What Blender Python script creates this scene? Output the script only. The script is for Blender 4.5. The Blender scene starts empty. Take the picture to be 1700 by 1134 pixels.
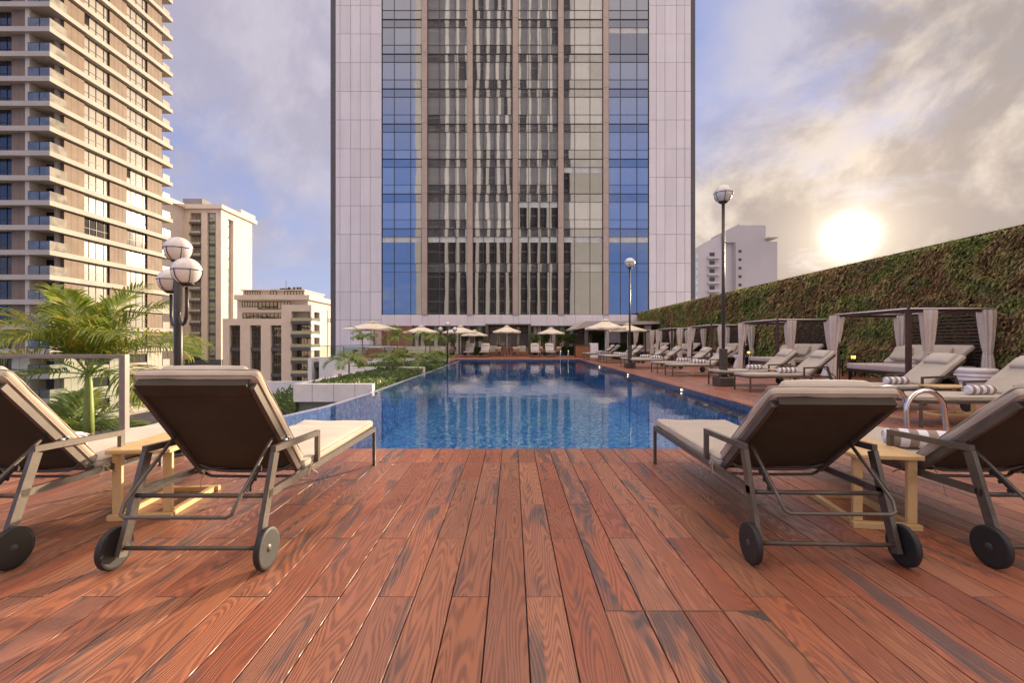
import bpy, bmesh, math, random
from mathutils import Vector, Matrix, noise
R = math.radians
S = bpy.context.scene
COL = S.collection
random.seed(7)

# ------------------------------------------------------------ camera
F = 755.6; CH = 1.25
cd = bpy.data.cameras.new('camera'); cam = bpy.data.objects.new('camera', cd); COL.objects.link(cam)
cd.lens = 16; cd.sensor_width = 36; cd.clip_start = 0.05; cd.clip_end = 6000
cam.location = (0, 0, CH); cam.rotation_euler = (R(90), 0, 0)
S.camera = cam
# ------------------------------------------------------------ light
SUN_AZ, SUN_EL = R(36.6), R(10.5)
SUND = Vector((math.sin(SUN_AZ)*math.cos(SUN_EL), math.cos(SUN_AZ)*math.cos(SUN_EL), math.sin(SUN_EL)))
sl = bpy.data.lights.new('sun', 'SUN'); sl.energy = 5.0; sl.angle = R(0.8); sl.color = (1.0, 0.79, 0.56)
so = bpy.data.objects.new('sun', sl); COL.objects.link(so)
so.rotation_euler = SUND.to_track_quat('Z', 'Y').to_euler()
S.view_settings.view_transform = 'Standard'; S.view_settings.look = 'None'
S.view_settings.exposure = 1.1; S.view_settings.gamma = 1.0; S.view_settings.use_curve_mapping = False

class NT:
    def __init__(s, tree): s.t = tree; s.n = tree.nodes; s.l = tree.links
    def new(s, ty, **k):
        n = s.n.new(ty)
        for a, b in k.items():
            if a.startswith('i_'):
                key = a[2:]; key = int(key) if key.isdigit() else key.replace('_', ' ')
                s.put(n.inputs[key], b)
            else: setattr(n, a, b)
        return n
    def put(s, sock, v):
        if isinstance(v, bpy.types.NodeSocket): s.l.new(v, sock)
        else: sock.default_value = v
    def math(s, op, a, b=0.0, c=0.0, clamp=False):
        n = s.n.new('ShaderNodeMath'); n.operation = op; n.use_clamp = clamp
        s.put(n.inputs[0], a); s.put(n.inputs[1], b)
        if len(n.inputs) > 2: s.put(n.inputs[2], c)
        return n.outputs[0]
    def vmath(s, op, a, b=(0,0,0)):
        n = s.n.new('ShaderNodeVectorMath'); n.operation = op
        s.put(n.inputs[0], a); s.put(n.inputs[1], b)
        return n.outputs['Value'] if op in ('DOT_PRODUCT', 'LENGTH') else n.outputs[0]
    def scale(s, a, f):
        n = s.n.new('ShaderNodeVectorMath'); n.operation = 'SCALE'
        s.put(n.inputs[0], a); s.put(n.inputs[3], f); return n.outputs[0]
    def mix(s, f, a, b, mode='MIX'):
        n = s.n.new('ShaderNodeMix'); n.data_type = 'RGBA'; n.blend_type = mode
        s.put(n.inputs[0], f)
        for i, v in ((6, a), (7, b)):
            if isinstance(v, (tuple, list)) and len(v) == 3: v = (*v, 1)
            s.put(n.inputs[i], v)
        return n.outputs[2]
    def ramp(s, f, stops, interp='LINEAR'):
        n = s.n.new('ShaderNodeValToRGB'); n.color_ramp.interpolation = interp
        e = n.color_ramp.elements
        while len(e) < len(stops): e.new(0.5)
        for i, (p, c) in enumerate(stops):
            e[i].position = p
            e[i].color = (c, c, c, 1) if isinstance(c, (int, float)) else (*c, 1)
        s.put(n.inputs[0], f); return n.outputs[0]
    def smooth(s, x, a, b):
        n = s.n.new('ShaderNodeMapRange'); n.interpolation_type = 'SMOOTHSTEP'
        s.put(n.inputs[0], x); s.put(n.inputs[1], a); s.put(n.inputs[2], b)
        return n.outputs[0]
    def noise(s, v, sc, det=4, rough=0.55, dist=0.0):
        n = s.new('ShaderNodeTexNoise'); s.put(n.inputs['Vector'], v)
        n.inputs['Scale'].default_value = sc; n.inputs['Detail'].default_value = det
        n.inputs['Roughness'].default_value = rough; n.inputs['Distortion'].default_value = dist
        return n.outputs['Fac']

# ------------------------------------------------------------ sky: Nishita with cloud layers
W = bpy.data.worlds.new('World'); S.world = W; W.use_nodes = True
w = NT(W.node_tree); w.n.clear()
D = w.new('ShaderNodeTexCoord').outputs['Generated']
sky = w.new('ShaderNodeTexSky', sky_type='NISHITA', sun_disc=False, sun_elevation=SUN_EL, sun_rotation=SUN_AZ,
            air_density=1.0, dust_density=1.5, ozone_density=2.0).outputs[0]
def pdir(px, py):
    return tuple(Vector((px-850, F, 567-py)).normalized())
sep = w.new('ShaderNodeSeparateXYZ'); w.put(sep.inputs[0], D)
zc = w.math('MAXIMUM', sep.outputs[2], 0.0)
den = w.math('ADD', zc, 0.22)
cmb = w.new('ShaderNodeCombineXYZ')
w.put(cmb.inputs[0], w.math('DIVIDE', sep.outputs[0], den)); w.put(cmb.inputs[1], w.math('DIVIDE', sep.outputs[1], den))
P = cmb.outputs[0]
SK = 10.0
def sc3(c, k=SK): return tuple(x*k for x in c)
sd = w.vmath('DOT_PRODUCT', D, tuple(SUND))
warp = w.noise(D, 3.2, 5, 0.6)
warp2 = w.noise(D, 9.0, 4, 0.6)
# clear part: hazy periwinkle, paler to the horizon, deeper behind the camera, with added warm fill higher up
grad = w.ramp(zc, [(0.0, (0.50, 0.53, 0.68)), (0.12, (0.42, 0.47, 0.70)), (0.38, (0.27, 0.34, 0.66)), (1.0, (0.18, 0.28, 0.66))])
back = w.smooth(w.math('MULTIPLY', sep.outputs[1], -1.0), -0.1, 0.6)
grad = w.mix(back, grad, w.mix(w.smooth(zc, 0.30, 0.62), (0.15, 0.27, 0.68), (0.52, 0.46, 0.47)))
clear = w.mix(0.88, sky, w.scale(grad, SK))
n1 = w.noise(P, 1.15, 7, 0.58, 0.4)
n2 = w.noise(w.vmath('ADD', P, (7.3, 2.1, 0.0)), 2.6, 7, 0.62, 0.3)
def blob(px, py, r0, r1, wgt=0.25):
    d = w.vmath('DOT_PRODUCT', D, pdir(px, py))
    ang = w.math('SUBTRACT', 1.0, d)
    ang = w.math('ADD', ang, w.math('MULTIPLY', w.math('SUBTRACT', warp, 0.5), wgt))
    a = w.smooth(ang, r0, r1)
    return w.math('SUBTRACT', 1.0, a)
def mx(*a):
    o = a[0]
    for b in a[1:]: o = w.math('MAXIMUM', o, b)
    return o
# the great bank of cloud on the sun side
right = w.smooth(w.math('ADD', sep.outputs[0], w.math('MULTIPLY', w.math('SUBTRACT', warp, 0.5), 0.25)), 0.26, 0.40)
base_m = w.smooth(n1, 0.50, 0.66)
base_m = w.math('MULTIPLY', base_m, 0.55)
m_left = mx(blob(470, 60, 0.004, 0.10), blob(310, 300, 0.002, 0.045), w.math('MULTIPLY', blob(560, 380, 0.0, 0.03), 0.3))
rightm = w.math('MULTIPLY', right, w.smooth(w.math('ADD', w.math('MULTIPLY', n2, 0.6), w.math('MULTIPLY', n1, 0.5)), 0.30, 0.54))
hole = mx(blob(1230, 60, 0.0, 0.025, 0.06), blob(1195, 150, 0.0, 0.018, 0.05))
rightm = w.math('MULTIPLY', rightm, w.math('SUBTRACT', 1.0, w.math('MULTIPLY', hole, 0.45)))
mask = mx(w.math('MULTIPLY', m_left, 0.8), rightm, base_m)
# cloud colour: pink grey away from the sun, cream to gold towards it, with grey undersides
near = w.smooth(sd, 0.55, 0.985)
lit = w.mix(near, (0.60, 0.535, 0.56), (0.70, 0.61, 0.53))
shade = w.mix(near, (0.44, 0.39, 0.44), (0.30, 0.265, 0.27))
n3 = w.noise(w.vmath('ADD', D, (3.1, 1.7, 4.2)), 3.6, 7, 0.60, 0.30)
thick = w.smooth(n3, 0.42, 0.58)
cl = w.mix(w.math('MULTIPLY', thick, 0.85), lit, shade)
ovh = w.smooth(sep.outputs[2], 0.62, 0.85)
skyc = w.mix(mask, clear, w.scale(cl, SK))
skyc = w.mix(w.math('MULTIPLY', ovh, 0.8), skyc, sc3((1.30, 1.06, 0.88)))  # bright cream overhead, out of view, added for fill light
# glow of the low sun through the cloud
g1 = w.math('POWER', w.math('MAXIMUM', sd, 0.0), 26.0)
g2 = w.math('POWER', w.math('MAXIMUM', sd, 0.0), 300.0)
g3 = w.math('POWER', w.math('MAXIMUM', sd, 0.0), 3600.0)
gl = w.vmath('ADD', w.scale((0.16, 0.10, 0.04), g1), w.vmath('ADD', w.scale((0.50, 0.42, 0.30), g2), w.scale((8.0, 7.2, 5.7), g3)))
skyc = w.vmath('ADD', skyc, w.scale(gl, SK))
fill_lift = w.math('ADD', 1.0, w.math('ADD', w.math('MULTIPLY', w.smooth(w.math('MULTIPLY', sep.outputs[1], -1.0), -0.25, 0.35), 1.15), w.math('MULTIPLY', w.smooth(sep.outputs[2], 0.60, 0.85), 0.25)))  # added fill: unseen sky behind and overhead made brighter than the visible part
skyc = w.scale(skyc, fill_lift)
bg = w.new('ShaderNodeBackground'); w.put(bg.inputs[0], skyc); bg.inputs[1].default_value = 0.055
out = w.new('ShaderNodeOutputWorld'); w.l.new(bg.outputs[0], out.inputs[0])

# ------------------------------------------------------------ helpers
class MB:
    """collects shapes and links them as ONE mesh object"""
    def __init__(s): s.v = []; s.f = []; s.m = []; s.sm = []
    def add(s, vs, fs, m=0, smooth=False):
        o = len(s.v); s.v += [tuple(p) for p in vs]
        for f in fs: s.f.append(tuple(i+o for i in f)); s.m.append(m); s.sm.append(smooth)
        return s
    def box(s, x0, x1, y0, y1, z0, z1, m=0):
        v = [(x0,y0,z0),(x1,y0,z0),(x1,y1,z0),(x0,y1,z0),(x0,y0,z1),(x1,y0,z1),(x1,y1,z1),(x0,y1,z1)]
        return s.add(v, [(0,3,2,1),(4,5,6,7),(0,1,5,4),(1,2,6,5),(2,3,7,6),(3,0,4,7)], m)
    def bbox(s, x0, x1, y0, y1, z0, z1, b=0.004, m=0):
        """box with all edges chamfered"""
        vs = []; idx = {}
        X = (x0, x1); Y = (y0, y1); Z = (z0, z1); sg = (1, -1)
        for i in (0,1):
            for j in (0,1):
                for k in (0,1):
                    for a in range(3):
                        p = [X[i]+sg[i]*b, Y[j]+sg[j]*b, Z[k]+sg[k]*b]
                        p[a] = (X[i], Y[j], Z[k])[a]
                        idx[(i,j,k,a)] = len(vs); vs.append(p)
        fs = []
        for a in range(3):
            b1, c1 = [(1,2),(2,0),(0,1)][a]
            for e in (0,1):
                q = []
                for (u, t) in ((0,0),(1,0),(1,1),(0,1)):
                    ijk = [0,0,0]; ijk[a] = e; ijk[b1] = u; ijk[c1] = t
                    q.append(idx[(*ijk, a)])
                fs.append(tuple(q) if e else tuple(reversed(q)))
        for a in range(3):
            b1, c1 = [(1,2),(2,0),(0,1)][a]
            for u in (0,1):
                for t in (0,1):
                    def ix(e, ax):
                        ijk = [0,0,0]; ijk[a] = e; ijk[b1] = u; ijk[c1] = t
                        return idx[(*ijk, ax)]
                    q = [ix(0,b1), ix(1,b1), ix(1,c1), ix(0,c1)]
                    if u != t: q.reverse()
                    fs.append(tuple(q))
        for i in (0,1):
            for j in (0,1):
                for k in (0,1):
                    q = [idx[(i,j,k,a)] for a in range(3)]
                    if (i+j+k) % 2 == 0: q.reverse()
                    fs.append(tuple(q))
        return s.add(vs, fs, m)
    def bar(s, p0, p1, wd, hd, up=(0,0,1), m=0):
        """rectangular bar from p0 to p1, wd across, hd along up"""
        p0 = Vector(p0); p1 = Vector(p1); d = (p1-p0).normalized(); up = Vector(up)
        if abs(d.dot(up)) > 0.98: up = Vector((0,1,0))
        r = d.cross(up).normalized(); u = r.cross(d).normalized()
        vs = []
        for p in (p0, p1):
            for a, b in ((-1,-1),(1,-1),(1,1),(-1,1)): vs.append(p + r*a*wd/2 + u*b*hd/2)
        return s.add(vs, [(3,2,1,0),(4,5,6,7),(0,1,5,4),(1,2,6,5),(2,3,7,6),(3,0,4,7)], m)
    def tube(s, pts, r, n=8, m=0, closed=False, caps=True):
        pts = [Vector(p) for p in pts]; k = len(pts); vs = []
        rr = r if isinstance(r, (list, tuple)) else [r]*k
        prev = None
        for i, p in enumerate(pts):
            if closed: d = pts[(i+1)%k]-pts[(i-1)%k]
            else: d = pts[min(i+1,k-1)]-pts[max(i-1,0)]
            d.normalize()
            if prev is None:
                a = Vector((0,0,1)) if abs(d.z) < 0.9 else Vector((1,0,0))
                u = d.cross(a).normalized()
            else:
                u = prev - d*prev.dot(d); u.normalize()
            prev = u; v = d.cross(u)
            for j in range(n):
                t = 2*math.pi*j/n; vs.append(p + (u*math.cos(t)+v*math.sin(t))*rr[i])
        fs = []
        for i in range(k if closed else k-1):
            for j in range(n):
                a = i*n+j; b = i*n+(j+1)%n; c = ((i+1)%k)*n+(j+1)%n; d_ = ((i+1)%k)*n+j
                fs.append((a,b,c,d_))
        s.add(vs, fs, m, True)
        if caps and not closed:
            s.add(vs[:n], [tuple(reversed(range(n)))], m); s.add(vs[-n:], [tuple(range(n))], m)
        return s
    def lathe(s, prof, n=24, c=(0,0,0), m=0, axis='z', smooth=True, sx=1, sy=1):
        vs = []
        for r, z in prof:
            for j in range(n):
                t = 2*math.pi*j/n; a, b = r*math.cos(t)*sx, r*math.sin(t)*sy
                p = (a,b,z) if axis == 'z' else ((z,a,b) if axis == 'x' else (b,z,a))
                vs.append((p[0]+c[0], p[1]+c[1], p[2]+c[2]))
        fs = []
        for i in range(len(prof)-1):
            for j in range(n):
                fs.append((i*n+j, i*n+(j+1)%n, (i+1)*n+(j+1)%n, (i+1)*n+j))
        s.add(vs, fs, m, smooth)
        for i, rev in ((0, True), (len(prof)-1, False)):
            if prof[i][0] > 1e-4:
                q = list(range(i*n, (i+1)*n)); q = q[::-1] if rev else q
                s.add([vs[k] for k in q], [tuple(range(n))], m)
        return s
    def rbox(s, sx, sy, sz, r, M=None, nx=6, ny=6, nz=1, puff=0.0, wob=0.0, m=0, seed=0):
        """soft rounded box centred at the origin, optional puff, transformed by M"""
        def axis(h, n):
            ri = min(r, h*0.98); a = [-h, -h+ri*0.12, -h+ri*0.5, -h+ri]
            inner = [(-h+ri)+(2*(h-ri))*i/n for i in range(1, n)]
            return a + inner + [-q for q in reversed(a)]
        H = (sx/2, sy/2, sz/2); A = [axis(H[0], nx), axis(H[1], ny), axis(H[2], nz)]
        M = M or Matrix.Identity(4)
        def proj(p):
            p = list(p)
            inn = [max(-(H[i]-min(r,H[i]*0.98)), min(H[i]-min(r,H[i]*0.98), p[i])) for i in range(3)]
            d = Vector([p[i]-inn[i] for i in range(3)])
            if d.length > 1e-9:
                rr = [min(r, H[i]*0.98) for i in range(3)]
                d = Vector([d[i]/rr[i] for i in range(3)]).normalized()
                q = Vector([inn[i]+d[i]*rr[i] for i in range(3)])
            else: q = Vector(inn)
            fx = 1-(q.x/H[0])**2; fy = 1-(q.y/H[1])**2; fz = 1-(q.z/H[2])**2
            if puff: q.z += math.copysign(puff*max(fx,0)**0.6*max(fy,0)**0.6, q.z) if abs(q.z) > H[2]*0.3 else 0
            if wob:
                q.z += wob*noise.noise(Vector((q.x*5+seed*3.1, q.y*5, seed)))
                q.x += wob*0.6*noise.noise(Vector((q.y*6, q.z*9, seed+9)))
            return M @ q
        for a in range(3):
            b1, c1 = [(1,2),(2,0),(0,1)][a]
            for e in (-1, 1):
                vs = []; nb, nc = len(A[b1]), len(A[c1])
                for u in A[b1]:
                    for t in A[c1]:
                        p = [0,0,0]; p[a] = e*H[a]; p[b1] = u; p[c1] = t
                        vs.append(proj(p))
                fs = []
                for i in range(nb-1):
                    for j in range(nc-1):
                        q = (i*nc+j, (i+1)*nc+j, (i+1)*nc+j+1, i*nc+j+1)
                        fs.append(q if e > 0 else q[::-1])
                s.add(vs, fs, m, True)
        return s
    def build(s, name, mats, parent=None, loc=None, weld=False):
        me = bpy.data.meshes.new(name); me.from_pydata(s.v, [], s.f)
        if not isinstance(mats, (list, tuple)): mats = [mats]
        for m in mats: me.materials.append(m)
        me.polygons.foreach_set('material_index', s.m); me.polygons.foreach_set('use_smooth', s.sm)
        if weld or any(s.sm):
            bm = bmesh.new(); bm.from_mesh(me); bmesh.ops.remove_doubles(bm, verts=bm.verts, dist=1e-5)
            bm.to_mesh(me); bm.free()
        me.update()
        o = bpy.data.objects.new(name, me); COL.objects.link(o)
        if loc: o.location = loc
        if parent: o.parent = parent
        return o
def T(x, y, z): return Matrix.Translation((x, y, z))
def RX(a): return Matrix.Rotation(a, 4, 'X')
def RY(a): return Matrix.Rotation(a, 4, 'Y')
def RZ(a): return Matrix.Rotation(a, 4, 'Z')
def tag(o, label=None, cat=None, group=None, kind=None):
    if label: o['label'] = label
    if cat: o['category'] = cat
    if group: o['group'] = group
    if kind: o['kind'] = kind
    return o
def thing(name, label, cat, loc=(0,0,0), rz=0.0, group=None):
    o = bpy.data.objects.new(name, None); COL.objects.link(o)
    o.empty_display_size = 0.2; o.location = loc; o.rotation_euler = (0,0,rz)
    return tag(o, label, cat, group)
def dup(root, loc, rz=0.0, label=None, group=None, scale=None):
    kids = {}
    for o in COL.objects:
        if o.parent: kids.setdefault(o.parent.name, []).append(o)
    def cp(o, par):
        c = o.copy(); COL.objects.link(c)
        if par: c.parent = par
        for k in kids.get(o.name, []): cp(k, c)
        return c
    r = cp(root, None); r.location = loc; r.rotation_euler = (0,0,rz)
    if scale: r.scale = scale
    if label: r['label'] = label
    if group: r['group'] = group
    return r
def pt(px, py, y): return Vector(((px-850)*y/F, y, CH+(567-py)*y/F))
def X_(px, y): return (px-850)*y/F
def Z_(py, y): return CH+(567-py)*y/F

# ------------------------------------------------------------ materials
def mat(name, col, rough=0.6, metal=0.0, var=0.12, vs=6.0, bump=0.0, bs=60.0, spec=0.5, sheen=0.0, alpha=None, col2=None, coat=0.0):
    m = bpy.data.materials.new(name); m.use_nodes = True; t = NT(m.node_tree)
    b = t.n['Principled BSDF']; co = t.new('ShaderNodeTexCoord').outputs['Object']
    n = t.noise(co, vs, 5, 0.6)
    c2 = col2 or tuple(x*(1-2*var) for x in col)
    t.put(b.inputs['Base Color'], t.mix(t.smooth(n, 0.3, 0.72), col, c2))
    t.put(b.inputs['Roughness'], t.math('ADD', rough-0.06, t.math('MULTIPLY', n, 0.12)))
    b.inputs['Metallic'].default_value = metal; b.inputs['Specular IOR Level'].default_value = spec
    b.inputs['Sheen Weight'].default_value = sheen; b.inputs['Coat Weight'].default_value = coat
    if bump:
        bn = t.new('ShaderNodeBump', i_Strength=bump, i_Distance=0.01); t.put(bn.inputs['Height'], t.noise(co, bs, 3, 0.6))
        t.put(b.inputs['Normal'], bn.outputs[0])
    return m
def emit(name, col, st):
    m = bpy.data.materials.new(name); m.use_nodes = True
    b = m.node_tree.nodes['Principled BSDF']; b.inputs['Base Color'].default_value = (*col, 1)
    b.inputs['Emission Color'].default_value = (*col, 1); b.inputs['Emission Strength'].default_value = st
    return m
def weave(name, col, col2, sc=260, rough=0.9, bump=0.25):
    """woven outdoor fabric"""
    m = bpy.data.materials.new(name); m.use_nodes = True; t = NT(m.node_tree); b = t.n['Principled BSDF']
    co = t.new('ShaderNodeTexCoord').outputs['Object']
    n = t.noise(co, 4, 5, 0.6); f = t.noise(co, sc, 2, 0.5)
    c = t.mix(t.smooth(n, 0.3, 0.7), col, col2)
    c = t.mix(t.math('MULTIPLY', t.smooth(f, 0.35, 0.7), 0.18), c, tuple(x*0.55 for x in col))
    t.put(b.inputs['Base Color'], c); b.inputs['Roughness'].default_value = rough
    b.inputs['Sheen Weight'].default_value = 0.15; b.inputs['Specular IOR Level'].default_value = 0.2
    bn = t.new('ShaderNodeBump', i_Strength=bump, i_Distance=0.0030)
    t.put(bn.inputs['Height'], t.math('ADD', t.math('MULTIPLY', f, 0.35), t.noise(co, 9, 3, 0.6)))
    t.put(b.inputs['Normal'], bn.outputs[0]); return m
M = {}
M['frame'] = mat('bronze_powdercoat', (0.115, 0.092, 0.072), 0.42, 0.25, 0.12, 14, 0.05, 400)
M['screenframe'] = mat('taupe_screen_frame', (0.26, 0.215, 0.18), 0.5, 0.1)
M['postbrown'] = mat('brown_lamp_post', (0.085, 0.065, 0.055), 0.45, 0.2)
M['frame_dark'] = mat('dark_metal', (0.035, 0.030, 0.027), 0.45, 0.3)
M['sling'] = weave('sling_fabric', (0.062, 0.050, 0.033), (0.048, 0.038, 0.025), 500, 0.65, 0.1)
M['sling'].node_tree.nodes['Principled BSDF'].inputs['Sheen Weight'].default_value = 0.0
M['cushion'] = weave('cushion_fabric', (0.50, 0.43, 0.345), (0.45, 0.38, 0.30))
M['pillow'] = weave('pillow_fabric', (0.52, 0.46, 0.38), (0.47, 0.41, 0.34))
M['piping'] = weave('piping_cord', (0.40, 0.31, 0.23), (0.36, 0.28, 0.2))
M['rubber'] = mat('wheel_rubber', (0.018, 0.016, 0.015), 0.6)
M['hub'] = mat('wheel_disc', (0.06, 0.05, 0.045), 0.5, 0.0, 0.2, 20, 0.05, 200)
M['bolt'] = mat('bolt_steel', (0.6, 0.58, 0.55), 0.3, 0.9)
M['tablewood'] = mat('pale_painted_wood', (0.66, 0.44, 0.20), 0.5, 0, 0.08, 8, 0.08, 90)
M['steel'] = mat('polished_steel', (0.75, 0.70, 0.66), 0.16, 1.0, 0.05)
M['stone'] = mat('tower_stone_panel', (0.66, 0.605, 0.60), 0.5, 0, 0.03, 0.35, 0.02, 40)
M['stone_w'] = mat('fascia_panel', (0.70, 0.62, 0.59), 0.5, 0, 0.03, 0.35)
def paneltone(key, amt=0.09):
    m = M[key]; t = NT(m.node_tree); b = t.n['Principled BSDF']; c0 = b.inputs['Base Color'].links[0].from_socket
    r = t.new('ShaderNodeNewGeometry').outputs['Random Per Island']; co = t.new('ShaderNodeTexCoord').outputs['Object']
    st = t.noise(t.vmath('MULTIPLY', co, (2.2, 1.0, 0.12)), 1.0, 4, 0.6)
    f = t.math('ADD', 1.0-amt, t.math('ADD', t.math('MULTIPLY', r, amt), t.math('MULTIPLY', t.smooth(st, 0.45, 0.75), -0.07)))
    t.put(b.inputs['Base Color'], t.scale(c0, f))
M['joint'] = mat('dark_joint', (0.10, 0.09, 0.09), 0.8)
M['edge'] = mat('tower_edge_shade', (0.30, 0.265, 0.27), 0.5, 0, 0.05, 1)  # greyer than the panels: shade of the set-back sides put into the colour
M['pilaster'] = mat('copper_pilaster', (0.43, 0.32, 0.245), 0.45, 0.1, 0.06, 1.2)
M['mullion'] = mat('mullion', (0.09, 0.085, 0.09), 0.4, 0.5)
M['white'] = mat('white_render', (0.74, 0.68, 0.63), 0.7, 0, 0.06, 2.0, 0.05, 60)
M['whitegloss'] = mat('white_gloss', (0.80, 0.76, 0.72), 0.35, 0, 0.04, 3)
M['cream'] = mat('cream_render', (0.48, 0.39, 0.30), 0.8, 0, 0.06, 0.3)
M['cream2'] = mat('pale_cream_render', (0.46, 0.395, 0.32), 0.8, 0, 0.05, 0.3)
M['slab'] = mat('balcony_slab', (0.38, 0.335, 0.28), 0.7, 0, 0.05, 0.5)
M['greypier'] = mat('pale_grey_pier', (0.47, 0.49, 0.52), 0.8, 0, 0.05, 0.3)
M['soffit'] = mat('soffit', (0.38, 0.32, 0.26), 0.8)
M['darkband'] = mat('slate_band', (0.085, 0.082, 0.090), 0.6, 0, 0.1, 1)
M['curtain'] = weave('curtain_fabric', (0.70, 0.60, 0.50), (0.62, 0.53, 0.44), 120, 0.9, 0.15)
M['mattress'] = weave('daybed_fabric', (0.52, 0.44, 0.38), (0.48, 0.40, 0.35))
M['teak'] = mat('teak', (0.40, 0.17, 0.07), 0.5, 0, 0.2, 9)
M['rattan'] = mat('rattan', (0.34, 0.16, 0.08), 0.7, 0, 0.25, 60, 0.5, 120)
M['wicker'] = mat('pale_wicker', (0.60, 0.40, 0.24), 0.7, 0, 0.2, 50, 0.5, 120)
M['umbrella'] = weave('umbrella_canvas', (0.78, 0.68, 0.50), (0.72, 0.62, 0.45), 90, 0.9, 0.1)
M['concrete'] = mat('city_concrete', (0.30, 0.27, 0.25), 0.9, 0, 0.2, 0.05)
M['roofdark'] = mat('dark_roof', (0.10, 0.085, 0.075), 0.9, 0, 0.2, 0.4)
M['trunk'] = mat('palm_trunk', (0.30, 0.20, 0.12), 0.9, 0, 0.25, 12, 0.4, 40)
M['crownshaft'] = mat('green_crownshaft', (0.42, 0.45, 0.12), 0.45, 0, 0.12, 5)
M['soil'] = mat('planter_soil', (0.06, 0.04, 0.03), 0.95)
M['brownwood'] = mat('dark_brown_timber', (0.085, 0.045, 0.035), 0.6, 0, 0.2, 8)
M['lantern'] = emit('lantern_glow', (1.0, 0.62, 0.12), 1.6)
M['poollight'] = emit('pool_lamp_glow', (1.0, 0.78, 0.5), 3.0)
M['cityc'] = mat('city_cream_render', (0.62, 0.535, 0.45), 0.8, 0, 0.05, 0.3)  # one even cream tone for all faces of both city blocks
M['dgrey'] = mat('distant_grey_render', (0.42, 0.375, 0.35), 0.85, 0, 0.04, 0.1)
M['dgrey2'] = mat('distant_pale_render', (0.48, 0.43, 0.40), 0.85, 0, 0.04, 0.1)

paneltone('stone'); paneltone('stone_w', 0.05)
def louvre_mat():
    m = mat('brown_cladding', (0.185, 0.125, 0.080), 0.7, 0, 0.1, 0.6)
    t = NT(m.node_tree); b = t.n['Principled BSDF']
    co = t.new('ShaderNodeTexCoord').outputs['Object']; sp = t.new('ShaderNodeSeparateXYZ'); t.put(sp.inputs[0], co)
    k = t.math('ADD', sp.outputs[0], sp.outputs[1])
    f = t.math('FRACT', t.math('MULTIPLY', k, 3.2)); g = t.math('LESS_THAN', f, 0.22)
    c0 = b.inputs['Base Color'].links[0].from_socket
    t.put(b.inputs['Base Color'], t.mix(t.math('MULTIPLY', g, 0.35), c0, (0.2, 0.12, 0.07)))
    return m
M['brownclad'] = louvre_mat()

def glassy(name, base, f0=2.0, rough=0.03, wav=0.0, vs=1.0, curtain=None, wsc=0.35, tint=(1,1,1)):
    """facade glass: reflective coat over what stands behind it"""
    m = bpy.data.materials.new(name); m.use_nodes = True; t = NT(m.node_tree); b = t.n['Principled BSDF']
    co = t.new('ShaderNodeTexCoord').outputs['Object']; ge = t.new('ShaderNodeNewGeometry'); pos = ge.outputs['Position']
    c = t.mix(t.smooth(t.noise(co, vs, 3), 0.35, 0.65), base, tuple(x*0.6 for x in base))
    if curtain:
        sp = t.new('ShaderNodeSeparateXYZ'); t.put(sp.inputs[0], pos)
        cb = t.new('ShaderNodeCombineXYZ'); t.put(cb.inputs[0], t.math('MULTIPLY', t.math('ADD', sp.outputs[0], sp.outputs[1]), 9.0)); t.put(cb.inputs[1], t.math('MULTIPLY', sp.outputs[2], 0.15))
        fold = t.noise(cb.outputs[0], 1.0, 2, 0.5)
        c = t.mix(fold, curtain, tuple(x*0.72 for x in curtain))
    t.put(b.inputs['Base Color'], c); b.inputs['Roughness'].default_value = rough
    b.inputs['IOR'].default_value = f0; b.inputs['Specular Tint'].default_value = (*tint, 1)
    if wav:
        sp2 = t.new('ShaderNodeSeparateXYZ'); t.put(sp2.inputs[0], pos)
        cb2 = t.new('ShaderNodeCombineXYZ')
        t.put(cb2.inputs[0], t.math('ADD', sp2.outputs[0], sp2.outputs[1])); t.put(cb2.inputs[2], t.math('MULTIPLY', sp2.outputs[2], 0.45))
        bn = t.new('ShaderNodeBump', i_Strength=1.0, i_Distance=wav); t.put(bn.inputs['Height'], t.noise(cb2.outputs[0], wsc, 2, 0.4))
        t.put(b.inputs['Normal'], bn.outputs[0])
    return m
M['gl_pane'] = glassy('window_pane_sheer_curtain', (0.1,0.1,0.1), 2.75, 0.02, 0.0035, curtain=(0.135, 0.14, 0.145), wsc=0.45)
M['gl_paneL'] = glassy('window_pane_pale_curtain', (0.1,0.1,0.1), 2.75, 0.02, 0.0035, curtain=(0.27, 0.265, 0.25), wsc=0.45)
M['gl_pane2'] = glassy('window_pane_grey_blind', (0.1,0.1,0.1), 2.75, 0.02, 0.0035, curtain=(0.09, 0.09, 0.095), wsc=0.45)
M['gl_dark'] = glassy('spandrel_glass', (0.035, 0.035, 0.04), 2.6, 0.02, 0.0035, wsc=0.45)
M['gl_darkL'] = glassy('spandrel_glass_grey', (0.13, 0.125, 0.12), 2.6, 0.02, 0.0035, wsc=0.45)
M['gl_open'] = glassy('window_pane_dark_room', (0.03, 0.03, 0.032), 2.6, 0.02, 0.0035, wsc=0.45)
M['blind'] = mat('pale_roller_blind', (0.55, 0.55, 0.50), 0.8)
M['gl_apt'] = glassy('apartment_glass', (0.35, 0.31, 0.26), 2.0, 0.10, 0.004, curtain=(0.46, 0.42, 0.35))
M['gl_aptd'] = glassy('dark_apartment_glass', (0.035, 0.03, 0.03), 1.45, 0.05, 0.01)
M['gl_rail'] = glassy('smoked_railing_glass', (0.10, 0.105, 0.10), 1.6, 0.05, 0.004)
M['gl_rail2'] = glassy('sunlit_railing_glass', (0.34, 0.31, 0.26), 1.6, 0.05, 0.004)  # paler copy for the sunward railing side, sunlight put into the colour
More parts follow.
